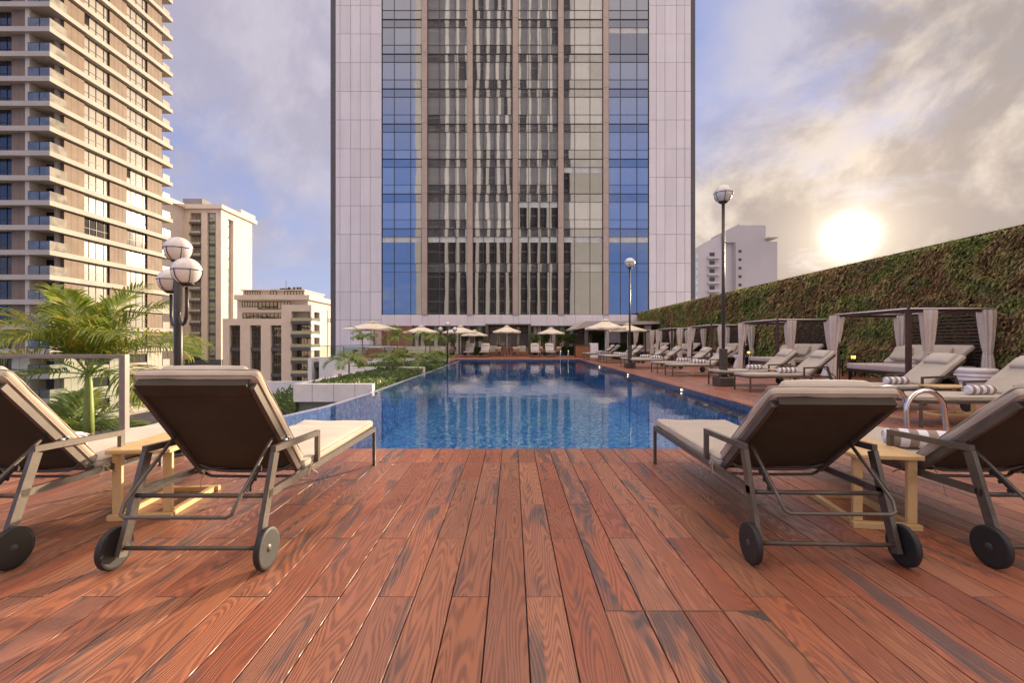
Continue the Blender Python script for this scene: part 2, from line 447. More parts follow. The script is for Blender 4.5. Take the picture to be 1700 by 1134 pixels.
M['gl_green'] = glassy('green_apartment_glass', (0.14, 0.17, 0.13), 2.0, 0.06, 0.02, curtain=(0.24, 0.27, 0.19))
M['gl_cyan'] = glassy('cyan_apartment_glass', (0.35, 0.5, 0.5), 2.2, 0.08, 0.01)
M['gl_strip'] = glassy('tall_strip_glass', (0.06, 0.05, 0.04), 2.4, 0.03, 0.05, wsc=0.5)
M['gl_lobby'] = glassy('lobby_glass', (0.05, 0.05, 0.05), 1.6, 0.03, 0.004, curtain=(0.42, 0.34, 0.24))
def clearglass(name, tint=(0.86, 0.93, 0.90), rough=0.0, ior=1.45):
    m = bpy.data.materials.new(name); m.use_nodes = True; t = NT(m.node_tree); t.n.clear()
    fr = t.new('ShaderNodeFresnel'); fr.inputs[0].default_value = ior
    tr = t.new('ShaderNodeBsdfTransparent'); co = t.new('ShaderNodeTexCoord').outputs['Object']
    t.put(tr.inputs[0], t.mix(t.noise(co, 1.5, 4), tint, tuple(x*0.94 for x in tint)))
    g = t.new('ShaderNodeBsdfGlossy'); g.inputs['Roughness'].default_value = rough
    bf = t.new('ShaderNodeNewGeometry').outputs['Backfacing']
    mx_ = t.new('ShaderNodeMixShader'); t.put(mx_.inputs[0], t.math('MULTIPLY', fr.outputs[0], t.math('SUBTRACT', 1.0, bf))); t.l.new(tr.outputs[0], mx_.inputs[1]); t.l.new(g.outputs[0], mx_.inputs[2])
    o = t.new('ShaderNodeOutputMaterial'); t.l.new(mx_.outputs[0], o.inputs[0]); return m
M['glass'] = clearglass('clear_railing_glass', ior=1.3)

def deck_mat():
    m = bpy.data.materials.new('deck_boards'); m.use_nodes = True; t = NT(m.node_tree); b = t.n['Principled BSDF']
    pos = t.new('ShaderNodeTexCoord').outputs['Object']; rnd = t.new('ShaderNodeNewGeometry').outputs['Random Per Island']
    off = t.new('ShaderNodeCombineXYZ'); t.put(off.inputs[0], t.math('MULTIPLY', rnd, 37.0)); t.put(off.inputs[1], t.math('MULTIPLY', rnd, 91.0)); t.put(off.inputs[2], t.math('MULTIPLY', rnd, 13.0))
    def co(sx, sy): return t.vmath('ADD', t.vmath('MULTIPLY', pos, (sx, sy, 1.0)), off.outputs[0])
    big = t.noise(co(5.5, 0.60), 1.0, 1.5, 0.4, 0.15)
    rings = t.math('SINE', t.math('MULTIPLY', big, 215.0))
    rings = t.math('MULTIPLY', t.math('ADD', rings, 1.0), 0.5)
    fine = t.noise(co(150, 4.0), 1.0, 3, 0.6)
    grain = t.math('MULTIPLY', t.smooth(rings, 0.12, 0.9), t.smooth(fine, 0.25, 0.6))
    rb = t.math('FRACT', t.math('MULTIPLY', rnd, 7.31)); rc = t.math('FRACT', t.math('MULTIPLY', rnd, 17.7)); rd = t.math('FRACT', t.math('MULTIPLY', rnd, 29.3))
    base = t.ramp(rb, [(0.0, (0.28, 0.072, 0.032)), (0.3, (0.35, 0.098, 0.040)), (0.55, (0.42, 0.145, 0.060)), (0.78, (0.36, 0.155, 0.078)), (1.0, (0.31, 0.135, 0.085))])
    base = t.mix(0.30, base, t.mix(rc, (0.26, 0.065, 0.029), (0.43, 0.180, 0.090)))
    patch = t.smooth(t.noise(co(3.0, 0.9), 1.0, 3, 0.6), 0.3, 0.7)
    base = t.mix(t.math('MULTIPLY', patch, 0.25), base, (0.44, 0.17, 0.095))
    dark = t.mix(0.75, base, (0.12, 0.035, 0.02))
    c = t.mix(t.math('MULTIPLY', grain, 0.85), base, dark)
    # smoky black streaks in the plank
    st = t.noise(co(9.0, 1.05), 1.0, 3, 0.55, 0.5)
    thr = t.math('SUBTRACT', 0.62, t.math('MULTIPLY', rd, 0.14))
    sm_ = t.smooth(st, thr, t.math('ADD', thr, 0.13))
    c = t.mix(t.math('MULTIPLY', sm_, t.math('ADD', 0.6, t.math('MULTIPLY', rings, 0.35))), c, (0.075, 0.055, 0.052))
    scuff = t.smooth(t.noise(pos, 0.9, 5, 0.65), 0.5, 0.75)
    c = t.mix(t.math('MULTIPLY', scuff, 0.22), c, (0.42, 0.25, 0.18))
    c = t.scale(c, t.math('ADD', 0.80, t.math('MULTIPLY', rd, 0.28)))
    t.put(b.inputs['Base Color'], c)
    rg = t.math('ADD', 0.29, t.math('ADD', t.math('MULTIPLY', grain, 0.12), t.math('MULTIPLY', t.noise(pos, 2.4, 4, 0.6), 0.16)))
    t.put(b.inputs['Roughness'], rg); b.inputs['Specular IOR Level'].default_value = 0.85
    bn = t.new('ShaderNodeBump', i_Strength=0.55, i_Distance=0.0028)
    t.put(bn.inputs['Height'], t.math('ADD', t.math('MULTIPLY', rings, -0.8), t.math('MULTIPLY', fine, 0.6)))
    t.put(b.inputs['Normal'], bn.outputs[0]); return m
M['deck'] = deck_mat()

def mosaic(name, cols, sc=24.0, rough=0.15, distort=0.0):
    m = bpy.data.materials.new(name); m.use_nodes = True; t = NT(m.node_tree); b = t.n['Principled BSDF']
    pos = t.new('ShaderNodeTexCoord').outputs['Object']
    if distort:
        nn = t.new('ShaderNodeTexNoise'); t.put(nn.inputs['Vector'], pos); nn.inputs['Scale'].default_value = 7.0
        pos = t.vmath('ADD', pos, t.scale(t.vmath('SUBTRACT', nn.outputs['Color'], (0.5, 0.5, 0.5)), distort))
    v = t.new('ShaderNodeTexVoronoi', i_Scale=sc, i_Randomness=0.35); t.put(v.inputs['Vector'], pos)
    s1 = t.new('ShaderNodeSeparateColor'); t.put(s1.inputs[0], v.outputs['Color'])
    k = len(cols)-1
    c = t.ramp(s1.outputs[0], [(i/k, q) for i, q in enumerate(cols)])
    edge = t.smooth(v.outputs['Distance'], 0.45, 0.62)
    c = t.mix(t.math('MULTIPLY', edge, 0.4), c, tuple(0.6*x+0.1 for x in cols[0]))
    t.put(b.inputs['Base Color'], c); b.inputs['Roughness'].default_value = rough
    return m
M['pooltile'] = mosaic('pool_mosaic', [(0.004, 0.09, 0.46), (0.014, 0.22, 0.74), (0.06, 0.50, 0.86), (0.55, 0.90, 0.95), (0.008, 0.14, 0.58)], 12.0, 0.3, 0.05)
M['liptile'] = mosaic('pool_lip_mosaic', [(0.010, 0.022, 0.07), (0.025, 0.05, 0.13), (0.06, 0.09, 0.18), (0.015, 0.035, 0.10)], 30.0, 0.2)
M['edgetile'] = mosaic('overflow_mosaic', [(0.34, 0.33, 0.44), (0.24, 0.25, 0.38), (0.46, 0.43, 0.52), (0.18, 0.22, 0.38)], 34.0, 0.2)
def water_mat():
    m = bpy.data.materials.new('pool_water'); m.use_nodes = True; t = NT(m.node_tree); t.n.clear()
    pos = t.new('ShaderNodeTexCoord').outputs['Object']
    a = t.noise(t.vmath('MULTIPLY', pos, (0.8, 1.0, 1)), 1.1, 2, 0.5); c = t.noise(t.vmath('MULTIPLY', pos, (1.0, 1.3, 1)), 5.5, 3, 0.5)
    h = t.math('ADD', t.math('MULTIPLY', a, 0.9), t.math('MULTIPLY', c, 0.22))
    bn = t.new('ShaderNodeBump', i_Strength=1.0, i_Distance=0.006); t.put(bn.inputs['Height'], h)
    fr = t.new('ShaderNodeFresnel'); fr.inputs[0].default_value = 1.58; t.l.new(bn.outputs[0], fr.inputs[1])
    tr = t.new('ShaderNodeBsdfTransparent'); tr.inputs[0].default_value = (0.84, 0.95, 0.98, 1)
    g = t.new('ShaderNodeBsdfGlossy'); g.inputs['Roughness'].default_value = 0.012; t.l.new(bn.outputs[0], g.inputs['Normal'])
    mx_ = t.new('ShaderNodeMixShader'); t.l.new(fr.outputs[0], mx_.inputs[0]); t.l.new(tr.outputs[0], mx_.inputs[1]); t.l.new(g.outputs[0], mx_.inputs[2])
    o = t.new('ShaderNodeOutputMaterial'); t.l.new(mx_.outputs[0], o.inputs[0]); return m
M['water'] = water_mat()
def leafmat(name, c1, c2, c3=None, sc=1.0, trans=0.35, rough=0.5):
    m = bpy.data.materials.new(name); m.use_nodes = True; t = NT(m.node_tree); b = t.n['Principled BSDF']
    ge = t.new('ShaderNodeNewGeometry'); rnd = ge.outputs['Random Per Island']; pos = ge.outputs['Position']
    c = t.mix(rnd, c1, c2)
    if c3: c = t.mix(t.smooth(t.noise(pos, sc, 4, 0.6), 0.52, 0.66), c, c3)
    t.put(b.inputs['Base Color'], c); b.inputs['Roughness'].default_value = rough
    tl = t.new('ShaderNodeBsdfTranslucent'); t.put(tl.inputs[0], t.scale(c, 1.3))
    ms = t.new('ShaderNodeMixShader'); ms.inputs[0].default_value = trans
    t.l.new(b.outputs[0], ms.inputs[1]); t.l.new(tl.outputs[0], ms.inputs[2])
    t.l.new(ms.outputs[0], t.n['Material Output'].inputs[0]); return m
M['palm'] = leafmat('palm_leaflets', (0.11, 0.17, 0.02), (0.26, 0.31, 0.045), (0.38, 0.33, 0.05), 3.0, 0.45, 0.4)
M['palm_s'] = leafmat('small_palm_leaflets', (0.10, 0.17, 0.035), (0.22, 0.30, 0.06), (0.34, 0.27, 0.08), 2.0, 0.35)
M['shrub'] = leafmat('shrub_leaves', (0.07, 0.12, 0.03), (0.17, 0.22, 0.06), (0.10, 0.14, 0.05), 1.5, 0.3)
def wallgreen():
    m = bpy.data.materials.new('living_wall_leaves'); m.use_nodes = True; t = NT(m.node_tree); b = t.n['Principled BSDF']
    ge = t.new('ShaderNodeNewGeometry'); rnd = ge.outputs['Random Per Island']; pos = ge.outputs['Position']
    n = t.noise(t.vmath('MULTIPLY', pos, (1, 0.6, 1.2)), 0.75, 4, 0.6, 0.6)
    c = t.ramp(n, [(0.30, (0.16, 0.19, 0.05)), (0.42, (0.28, 0.32, 0.08)), (0.52, (0.42, 0.34, 0.13)), (0.60, (0.36, 0.18, 0.09)), (0.64, (0.28, 0.30, 0.08)), (0.75, (0.30, 0.17, 0.12))])
    c = t.scale(t.mix(t.math('MULTIPLY', rnd, 0.55), c, (0.10, 0.10, 0.04)), 1.3)
    t.put(b.inputs['Base Color'], c); b.inputs['Roughness'].default_value = 0.6
    tl = t.new('ShaderNodeBsdfTranslucent'); t.put(tl.inputs[0], c)
    ms = t.new('ShaderNodeMixShader'); ms.inputs[0].default_value = 0.3
    t.l.new(b.outputs[0], ms.inputs[1]); t.l.new(tl.outputs[0], ms.inputs[2])
    t.l.new(ms.outputs[0], t.n['Material Output'].inputs[0]); return m
M['wallgreen'] = wallgreen()
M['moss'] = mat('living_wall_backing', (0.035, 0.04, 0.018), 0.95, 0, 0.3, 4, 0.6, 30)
def stripes(name, a, b_, sc, axis=1):
    m = bpy.data.materials.new(name); m.use_nodes = True; t = NT(m.node_tree); b = t.n['Principled BSDF']
    co = t.new('ShaderNodeTexCoord').outputs['Object']; sp = t.new('ShaderNodeSeparateXYZ'); t.put(sp.inputs[0], co)
    f = t.math('FRACT', t.math('ADD', t.math('MULTIPLY', sp.outputs[axis], sc), 0.25))
    t.put(b.inputs['Base Color'], t.mix(t.smooth(f, 0.47, 0.53), a, b_)); b.inputs['Roughness'].default_value = 0.95
    bn = t.new('ShaderNodeBump', i_Strength=0.5, i_Distance=0.006); t.put(bn.inputs['Height'], t.noise(co, 180, 3)); t.put(b.inputs['Normal'], bn.outputs[0])
    return m
M['towel'] = stripes('striped_towel', (0.74, 0.72, 0.76), (0.30, 0.23, 0.19), 9.0, 1)
M['globe'] = mat('opal_globe', (0.72, 0.66, 0.61), 0.22, 0, 0.03, 3, spec=0.6)

# ------------------------------------------------------------ setting: ground, deck, pool
GZ = -32.0
o = MB().add([(-2500,-2500,GZ),(2500,-2500,GZ),(2500,2500,GZ),(-2500,2500,GZ)], [(0,1,2,3)]).build('ground', M['concrete']); tag(o, kind='structure')

PX1 = 4.64; PY0 = 5.306; PY1 = 31.5; WZ = -0.12
left_edge = [(-4.55, PY0), (-4.28, 8.0), (-3.92, 9.6), (-3.78, 12.4), (-3.70, 31.5)]
def lx(y, off=0.0):
    for (xa, ya), (xb, yb) in zip(left_edge, left_edge[1:]):
        if ya <= y <= yb: return xa+(xb-xa)*(y-ya)/(yb-ya)+off
    return (left_edge[0][0] if y < PY0 else left_edge[-1][0])+off
BW = 0.1815; BX0 = 0.0680
def deck(name):
    d = MB(); gap = 0.0032
    def board(x0, x1, y0, y1, wide=True):
        c = 0.0011 if wide else 0.0
        z0, z1 = -0.028, 0.0
        x0 += gap; x1 -= gap; y0 += gap*0.8; y1 -= gap*0.8
        if x1-x0 < 0.01 or y1-y0 < 0.01: return
        dz = random.uniform(-0.0006, 0.0006)
        v = [(x0,y0,z0),(x1,y0,z0),(x1,y1,z0),(x0,y1,z0),(x0,y0,z1-c+dz),(x1,y0,z1-c+dz),(x1,y1,z1-c+dz),(x0,y1,z1-c+dz),
             (x0+c,y0+c,z1+dz),(x1-c,y0+c,z1+dz),(x1-c,y1-c,z1+dz),(x0+c,y1-c,z1+dz)]
        f = [(0,1,5,4),(1,2,6,5),(2,3,7,6),(3,0,4,7),(4,5,9,8),(5,6,10,9),(6,7,11,10),(7,4,8,11),(8,9,10,11)]
        d.add(v, f)
    k0, k1 = -58, 70
    for k in range(k0, k1):
        xa = BX0+k*BW; xb = xa+BW; par = k % 2
        if xb > 12.62: break
        # near deck, joints staggered by half a board, first row along the pool straight
        js = [2.226-1.3315*2, 2.226-1.3315, 2.226, 3.49, PY0-0.62] if par == 0 else [2.888-1.3*3, 2.888-1.3*2, 2.888-1.3, 2.888, 4.10, PY0-0.62]
        js = [-4.0] + js + [PY0 + (0.0 if xa < PX1-0.05 else 0.0)]
        if 0.45 < (xa+xb)/2 < 1.13:
            js = sorted([j for j in js if not (1.9 < j < 2.3)] + [2.108])
        if xa > -9.5:
            for a, b_ in zip(js, js[1:]): board(xa, xb, a, b_)
        # strip right of the pool
        if xb > PX1+0.02:
            y = PY0; q = 0
            while y < 44.0:
                y2 = y + (0.62 if q == 0 and par else 1.24); board(max(xa, PX1+0.004), xb, y, min(y2, 44.0)); y = y2; q += 1
        elif xa > -12.5:
            # terrace beyond the pool
            y = PY1+0.06 if xa > lx(31, 0.0)-0.3 else 28.9; q = 0
            while y < 44.0:
                y2 = y + (0.62 if q == 0 and par else 1.24); board(xa, min(xb, PX1+0.004) if xa < PX1 else xb, y, min(y2, 44.0)); y = y2; q += 1
    return d.build(name, M['deck'])
tag(deck('deck'), kind='structure')
b = MB()
b.box(-9.5, 12.65, -4.0, PY0-0.02, -0.35, -0.03); b.box(PX1+0.02, 12.65, PY0-0.02, 46.0, -0.35, -0.03); b.box(-12.6, PX1+0.02, PY1+0.04, 46.0, -0.35, -0.03)
b.box(-12.6, -3.9, 28.6, PY1+0.04, -0.35, -0.03)
tag(b.build('deck_underlay', M['joint']), kind='structure')
# podium that carries the deck
b = MB().box(-9.4, 12.9, -4.0, 5.2, GZ, -0.36).box(-3.6, 12.9, 5.2, 48, GZ, -1.6).box(PX1+0.3, 12.9, 5.2, 48, -1.6, -0.36).box(-12.5, PX1+0.3, 31.8, 48, -1.6, -0.36)
tag(b.build('podium', M['white']), kind='structure')
# pool basin and overflow edge
b = MB()
n = len(left_edge)
floor = [(x+0.12, y, -1.45) for x, y in left_edge] + [(PX1, PY1, -1.45), (PX1, PY0, -1.45)]
b.add(floor, [tuple(range(len(floor)))[::-1]])
b.add([(PX1,PY0,-1.45),(PX1,PY1,-1.45),(PX1,PY1,-0.35),(PX1,PY0,-0.35)], [(0,1,2,3)])
b.add([(-4.6,PY0,-1.45),(PX1,PY0,-1.45),(PX1,PY0,-0.35),(-4.6,PY0,-0.35)], [(0,1,2,3)])
b.add([(-3.7,PY1,-1.45),(PX1,PY1,-1.45),(PX1,PY1,-0.35),(-3.7,PY1,-0.35)], [(3,2,1,0)])
tag(b.build('pool_basin', M['pooltile']), kind='structure')
b = MB()
b.box(PX1-0.001, PX1+0.03, PY0, PY1, -0.35, -0.032).box(-4.6, PX1, PY0-0.03, PY0+0.001, -0.35, -0.032).box(-3.7, PX1, PY1-0.001, PY1+0.05, -0.35, -0.004)
b.box(PX1-0.05, PX1-0.001, PY0, PY1, -0.20, -0.165)
tag(b.build('pool_lip', M['liptile']), kind='structure')
b = MB()
fine_e = []
for (xa, ya), (xb, yb) in zip(left_edge, left_edge[1:]):
    for i in range(6): fine_e.append((xa+(xb-xa)*i/6, ya+(yb-ya)*i/6))
fine_e.append(left_edge[-1])
vs = []
for x, y in fine_e: vs += [(x, y, -1.45), (x+0.14, y, -1.45), (x+0.14, y, WZ-0.006), (x, y, WZ+0.012), (x-0.16, y, WZ-0.03), (x-0.16, y, -1.8)]
fs = []
for i in range(len(fine_e)-1):
    for j in (2, 3, 4): fs.append((i*6+j, i*6+j+1, (i+1)*6+j+1, (i+1)*6+j))
b.add(vs, fs); b.add(vs, [(i*6+1, i*6+2, (i+1)*6+2, (i+1)*6+1) for i in range(len(fine_e)-1)], 1); tag(b.build('overflow_edge', [M['edgetile'], M['pooltile']]), kind='structure')
wv = [(x+0.02, y, WZ) for x, y in left_edge] + [(PX1, PY1, WZ), (PX1, PY0, WZ)]
b = MB().add(wv, [tuple(range(len(wv)))[::-1]]); tag(b.build('water', M['water']), kind='structure')

# stepped white planter walls left of the pool
b = MB()
def planter(y0, y1, x0, top):
    b.box(x0, -4.0, y0, y0+0.25, -0.42, top); b.box(x0, x0+0.25, y0+0.25, y1, -0.42, top)
b.box(-6.15, -3.93, 12.8, 13.02, -0.45, 0.05); b.box(-6.15, -5.95, 13.02, 20.3, -0.45, 0.05)
b.box(-8.0, -3.93, 20.35, 20.6, -1.0, 0.10); b.box(-8.0, -7.8, 20.6, 28.2, -1.0, 0.10)
b.box(-12.0, -3.93, 28.3, 28.55, -1.6, 0.20); b.box(-12.7, -12.45, 28.3, 46, -1.6, 0.2)
b.box(-8.5, -5.95, 20.0, 20.35, -1.1, -0.35)
for x in (-5.62, -5.02, -4.42): b.box(x-0.004, x+0.004, 12.797, 12.8, -0.45, 0.05, 1)
pl = thing('planter_walls', 'stepped white planter walls beside the left overflow edge of the pool', 'planter')
b.build('wall', [M['white'], M['joint']], pl)
MB().box(-5.95, -3.93, 13.02, 20.35, -0.6, -0.30).box(-7.8, -3.93, 20.6, 28.3, -0.9, -0.42).build('soil', M['soil'], pl)
g = MB().box(-6.05, -3.98, 12.95, 13.0, -1.9, -0.46); g.build('glass_panel', M['gl_green'], pl)
g = MB()
for x in (-6.1, -5.05, -3.95): g.box(x-0.03, x+0.03, 12.88, 12.95, -1.9, -0.46)
g.build('mullion', M['frame_dark'], pl)
MB().box(-6.15, -3.93, 12.8, 28, -3.2, -1.9).build('base', M['white'], pl)

# lower roof terrace seen past the pool's left edge
t_ = thing('lower_terrace', 'pale low roof terrace with parapet and garden below the pool', 'terrace', (0,0,0))
MB().box(-22, -7.5, 16.0, 34, -3.4, -3.0).build('roof_slab', M['roofdark'], t_)
MB().box(-22, -7.5, 34.0, 34.35, -3.4, -1.75).box(-7.7, -7.5, 16, 34, -3.0, -2.4).box(-22, -7.7, 15.7, 16, -3.4, -2.2).build('parapet', M['white'], t_)
MB().box(-22, -7.5, 16.0, 34, GZ, -3.4).build('wall', M['cream'], t_)

# ------------------------------------------------------------ the hotel tower
TY = 45.0; K = F/TY
def tz(py): return CH+(567-py)/K
def tx(px): return (px-850)/K
tower = thing('hotel_tower', 'tall hotel tower with pale panel sides and glass bays behind the pool', 'hotel', (0, TY, 0))
TL = -TY
def tb(): return MB()
ROOF = 44.0
b = tb()   # recessed dark core behind the cladding joints (local y from 0 backwards)
b.box(tx(548.5), tx(633.5), 0.06, 24, -1.2, ROOF).box(tx(1077.5), tx(1154.5), 0.06, 24, -1.2, ROOF)
b.box(tx(633.5), tx(1077.5), 0.5, 24, tz(541), ROOF).box(tx(633.5), tx(1077.5), 6.0, 24, -1.2, tz(541))
b.build('core', M['joint'], tower)
def panels(xs, zs, name, m, y0=0.0, th=0.055, gap=0.016):
    q = tb()
    for a, c in zip(xs, xs[1:]):
        for e, f in zip(zs, zs[1:]): q.box(a+gap, c-gap, y0, y0+th, e+gap, f-gap)
    q.build(name, m, tower)
hz = [tz(541+40), tz(541)] ; hzs = [-1.2] + [tz(y) for y in (531, 484.5, 437, 389, 341.5, 294, 246.5, 198.5, 151, 103, 55.5, 8, -39.5, -87, -134)]
panels([tx(x) for x in (557, 564.5, 582, 598, 614.5, 633.5)], hzs, 'cladding_panels', M['stone'])
panels([tx(x) for x in (1077.5, 1089.5, 1104, 1123, 1137, 1147)], hzs, 'cladding_panels', M['stone'])
b = tb().box(tx(547), tx(557), 0.25, 1.2, -1.2, ROOF).box(tx(1147), tx(1156), 0.25, 1.2, -1.2, ROOF); b.build('edge_return', M['edge'], tower)  # set-back side strips, coloured darker to stand for their shade
# fascia band above the terrace doors
fx = [633.5, 654.5, 682, 701.5, 710.5, 729.5, 757, 776.5, 785.5, 805, 832, 852, 861, 880.5, 908, 927, 936, 955.5, 983, 1002, 1011, 1030, 1058, 1077.5]
panels([tx(x) for x in fx], [tz(541), tz(522.5)], 'fascia_panels', M['stone_w'], -0.02, 0.1, 0.01)
# copper pilasters
pil = [705, 780.3, 855.6, 931, 1005.6]
for p in pil:
    q = tb(); xa, xb = tx(p-4.4), tx(p+4.4)
    zz = [tz(522.5)] + [tz(y) for y in (437, 379, 321, 263, 204.5, 146, 88, 30.5, -28, -86)] + [ROOF]
    for e, f in zip(zz, zz[1:]):
        q.box(xa, xb, -0.14, 0.3, e+0.012, f-0.012); q.box(xa-0.05, xa-0.001, -0.02, 0.3, e, f, 1); q.box(xb+0.001, xb+0.05, -0.02, 0.3, e, f, 1)
    q.build('pilaster', [M['pilaster'], M['mullion']], tower)
bays = [(634, 700.5), (709.5, 775.8), (784.8, 851), (860, 926.4), (935.5, 1001), (1010, 1077)]
rows = [522.5, 437, 379, 321, 263, 204.5, 146, 88, 30.5, -28, -86]
for bi, (pa, pb) in enumerate(bays):
    cols = [0, .30, .72, 1] if bi in (0, 1) else ([0, .30, .72, 1] if bi == 5 else [0, .26, .55, .80, 1])
    if bi == 4: cols = [0, .28, .68, 1]
    for ri, (yb, yt) in enumerate(zip(rows, rows[1:])):
        z0, z1 = tz(yb), tz(yt); xa, xb = tx(pa)+0.05, tx(pb)-0.05; wd = xb-xa; H = z1-z0
        q = tb()
        kind = 'open' if ri == 0 else ('blind' if ri == 1 or (ri, bi) in ((2, 3), (3, 4), (7, 5)) else 'curtain')
        sp = z1-H*0.235; tr = z0+H*0.26
        if ri == 0: sp = z1-H*0.17
        segs = [(sp, z1, 2)]
        if kind == 'curtain': segs += [(tr, sp, 0), (z0, tr, 0 if random.random() < 0.75 else 1)]
        elif kind == 'blind': segs += [(sp-H*0.16, sp, 4), (z0, sp-H*0.16, 3)]
        else: segs += [(z0, sp, 3)]
        for ci, (c0, c1) in enumerate(zip(cols, cols[1:])):
            u0, u1 = xa+wd*c0, xa+wd*c1
            for (a_, c_, mi) in segs:
                mm = 1 if (mi == 0 and random.random() < 0.15) else mi
                t1, t2 = random.uniform(-.0008, .0008), random.uniform(-.0008, .0008)
                yy = 0.11
                q.add([(u0, yy-t1-t2, a_), (u1, yy+t1-t2, a_), (u1, yy+t1+t2, c_), (u0, yy-t1+t2, c_)], [(0,1,2,3)], mm)
            if ci: q.box(u0-0.022, u0+0.022, 0.03, 0.10, z0, z1, 5)
        q.box(xa, xb, 0.03, 0.098, z0-0.024, z0+0.024, 5); q.box(xa, xb, 0.05, 0.096, sp-0.010, sp+0.010, 5)
        if kind == 'curtain': q.box(xa, xb, 0.06, 0.097, tr-0.009, tr+0.009, 5)
        q.build('window', [M['gl_paneL'] if 0 < bi < 5 else M['gl_pane'], M['gl_pane2'], M['gl_darkL'] if 0 < bi < 5 else M['gl_dark'], M['gl_open'], M['blind'], M['mullion']], tower)
# lobby behind the terrace
for px in (641, 660, 690, 700, 722, 744, 757, 776, 797, 889, 896, 920, 934, 950, 975):
    tb().box(tx(px)-0.16, tx(px)+0.16, 0.5, 1.0, 0, tz(541)-0.01).build('column', M['cream2'], tower)
MB().box(tx(640), tx(1077), 1.6, 1.64, 0.02, tz(541)).build('lobby_glazing', M['gl_lobby'], tower)
q = tb()
for i in range(24):
    x = tx(642)+i*1.1; q.box(x-0.03, x+0.03, 1.52, 1.6, 0.02, tz(541)-0.02)
q.box(tx(640), tx(1077), 1.5, 1.59, 2.1, 2.16); q.build('lobby_frame', M['frame_dark'], tower)
# dark entrance portal
q = tb(); xa, xb = tx(807.5), tx(880.5); zt = tz(538.8)
q.box(xa, xa+0.28, -1.6, -0.03, 0.0, zt).box(xb-0.28, xb, -1.6, -0.03, 0.0, zt).box(xa+0.28, xb-0.28, -1.6, -0.03, zt-0.12, zt)
q.build('entrance_portal', M['frame'], tower)
q = tb()
for i in range(5): q.box(xb-0.9+i*0.12, xb-0.86+i*0.12, -0.9, -0.8, 0.02, zt-0.13)
q.build('portal_fins', M['frame_dark'], tower)
# warm timber louvre screen on the left
lv = thing('louvre_screen', 'brown timber louvre screen behind the sofas at the left end of the terrace', 'screen', (0, 43.3, 0))
q = MB()
for i in range(17): q.box(X_(619, 43), X_(684, 43), 0, 0.06, 0.35+i*0.145, 0.43+i*0.145)
q.build('slats', M['teak'], lv)
q = MB()
for px in (619, 640, 662, 684): q.box(X_(px, 43)-0.05, X_(px, 43)+0.05, 0.065, 0.14, 0, 2.8)
q.build('posts', M['brownwood'], lv)
# glass balustrade on the left of the far terrace
bl = thing('terrace_balustrade', 'glass balustrade with slim rail above the far planter wall', 'balustrade', (0, 28.42, 0.2))
MB().box(X_(570, 28.4), -3.95, -0.02, 0.02, 0.72, 0.76).build('handrail', M['steel'], bl)
MB().box(X_(570, 28.4), -3.95, -0.006, 0.006, 0.03, 0.72).build('glass_panel', M['glass'], bl)
for i in range(6):
    x = X_(570, 28.4)+i*1.28; MB().box(x-0.02, x+0.02, 0.02, 0.05, 0, 0.72).build('post', M['frame'], bl)
bl = thing('side_balustrade', 'slim rail running back along the left end of the far terrace', 'balustrade', (-12.58, 28.6, 0.2))
MB().box(-0.02, 0.02, 0, 16, 0.72, 0.76).build('handrail', M['steel'], bl)
MB().box(-0.006, 0.006, 0, 16, 0.03, 0.72).build('glass_panel', M['glass'], bl)
# canopy on the right of the far terrace
cn = thing('terrace_canopy', 'pale sloping canopy roof over the bar at the right end of the terrace', 'canopy', (0, 38, 0))
q = MB()
xa, xb, xc = X_(955, 38), X_(972, 38), X_(1096, 38)
q.add([(xa,0,2.35),(xb,0,2.95),(xc,0,2.95),(xc,0,2.72),(xb+1,0,2.6),(xa,0,2.25),
       (xa,6.5,2.35),(xb,6.5,2.95),(xc,6.5,2.95),(xc,6.5,2.72),(xb+1,6.5,2.6),(xa,6.5,2.25)],
      [(5,4,3,2,1,0),(6,7,8,9,10,11),(0,1,7,6),(1,2,8,7),(2,3,9,8),(3,4,10,9),(4,5,11,10),(5,0,6,11)])
q.build('roof', M['cream2'], cn)
MB().box(X_(1078, 38)-0.25, X_(1078, 38)+0.25, 0.3, 0.8, 0, 2.62).build('column', M['cream2'], cn)
MB().box(X_(1010, 38)-0.12, X_(1010, 38)+0.12, 0.3, 0.5, 0, 2.62).build('column', M['cream2'], cn)
MB().box(X_(1020, 38), X_(1044, 38), 3.0, 3.1, 0, 2.3).build('doorway_panel', M['whitegloss'], cn)
q = MB().box(X_(958, 33), X_(981, 33), 0, 0.7, 0.0, 1.02); 
bar_ = thing('bar_counter', 'brown slatted bar counter with a white end block beyond the pool', 'bar counter', (0, 35.5, 0))
q = MB()
for i in range(9): q.box(X_(956, 35.5)+i*0.14, X_(956, 35.5)+0.11+i*0.14, 0, 0.05, 0.03, 0.95)
q.build('slatted_front', M['teak'], bar_)
MB().box(X_(955, 35.5), X_(979, 35.5), 0.055, 0.6, 0.0, 0.93).build('body', M['brownwood'], bar_)
MB().box(X_(955, 35.5), X_(979, 35.5), -0.05, 0.65, 0.955, 1.0).build('counter_top', M['brownwood'], bar_)
MB().bbox(X_(980, 35.5), X_(993, 35.5), -0.05, 0.6, 0.0, 1.12, 0.01).build('end_block', M['whitegloss'], bar_)

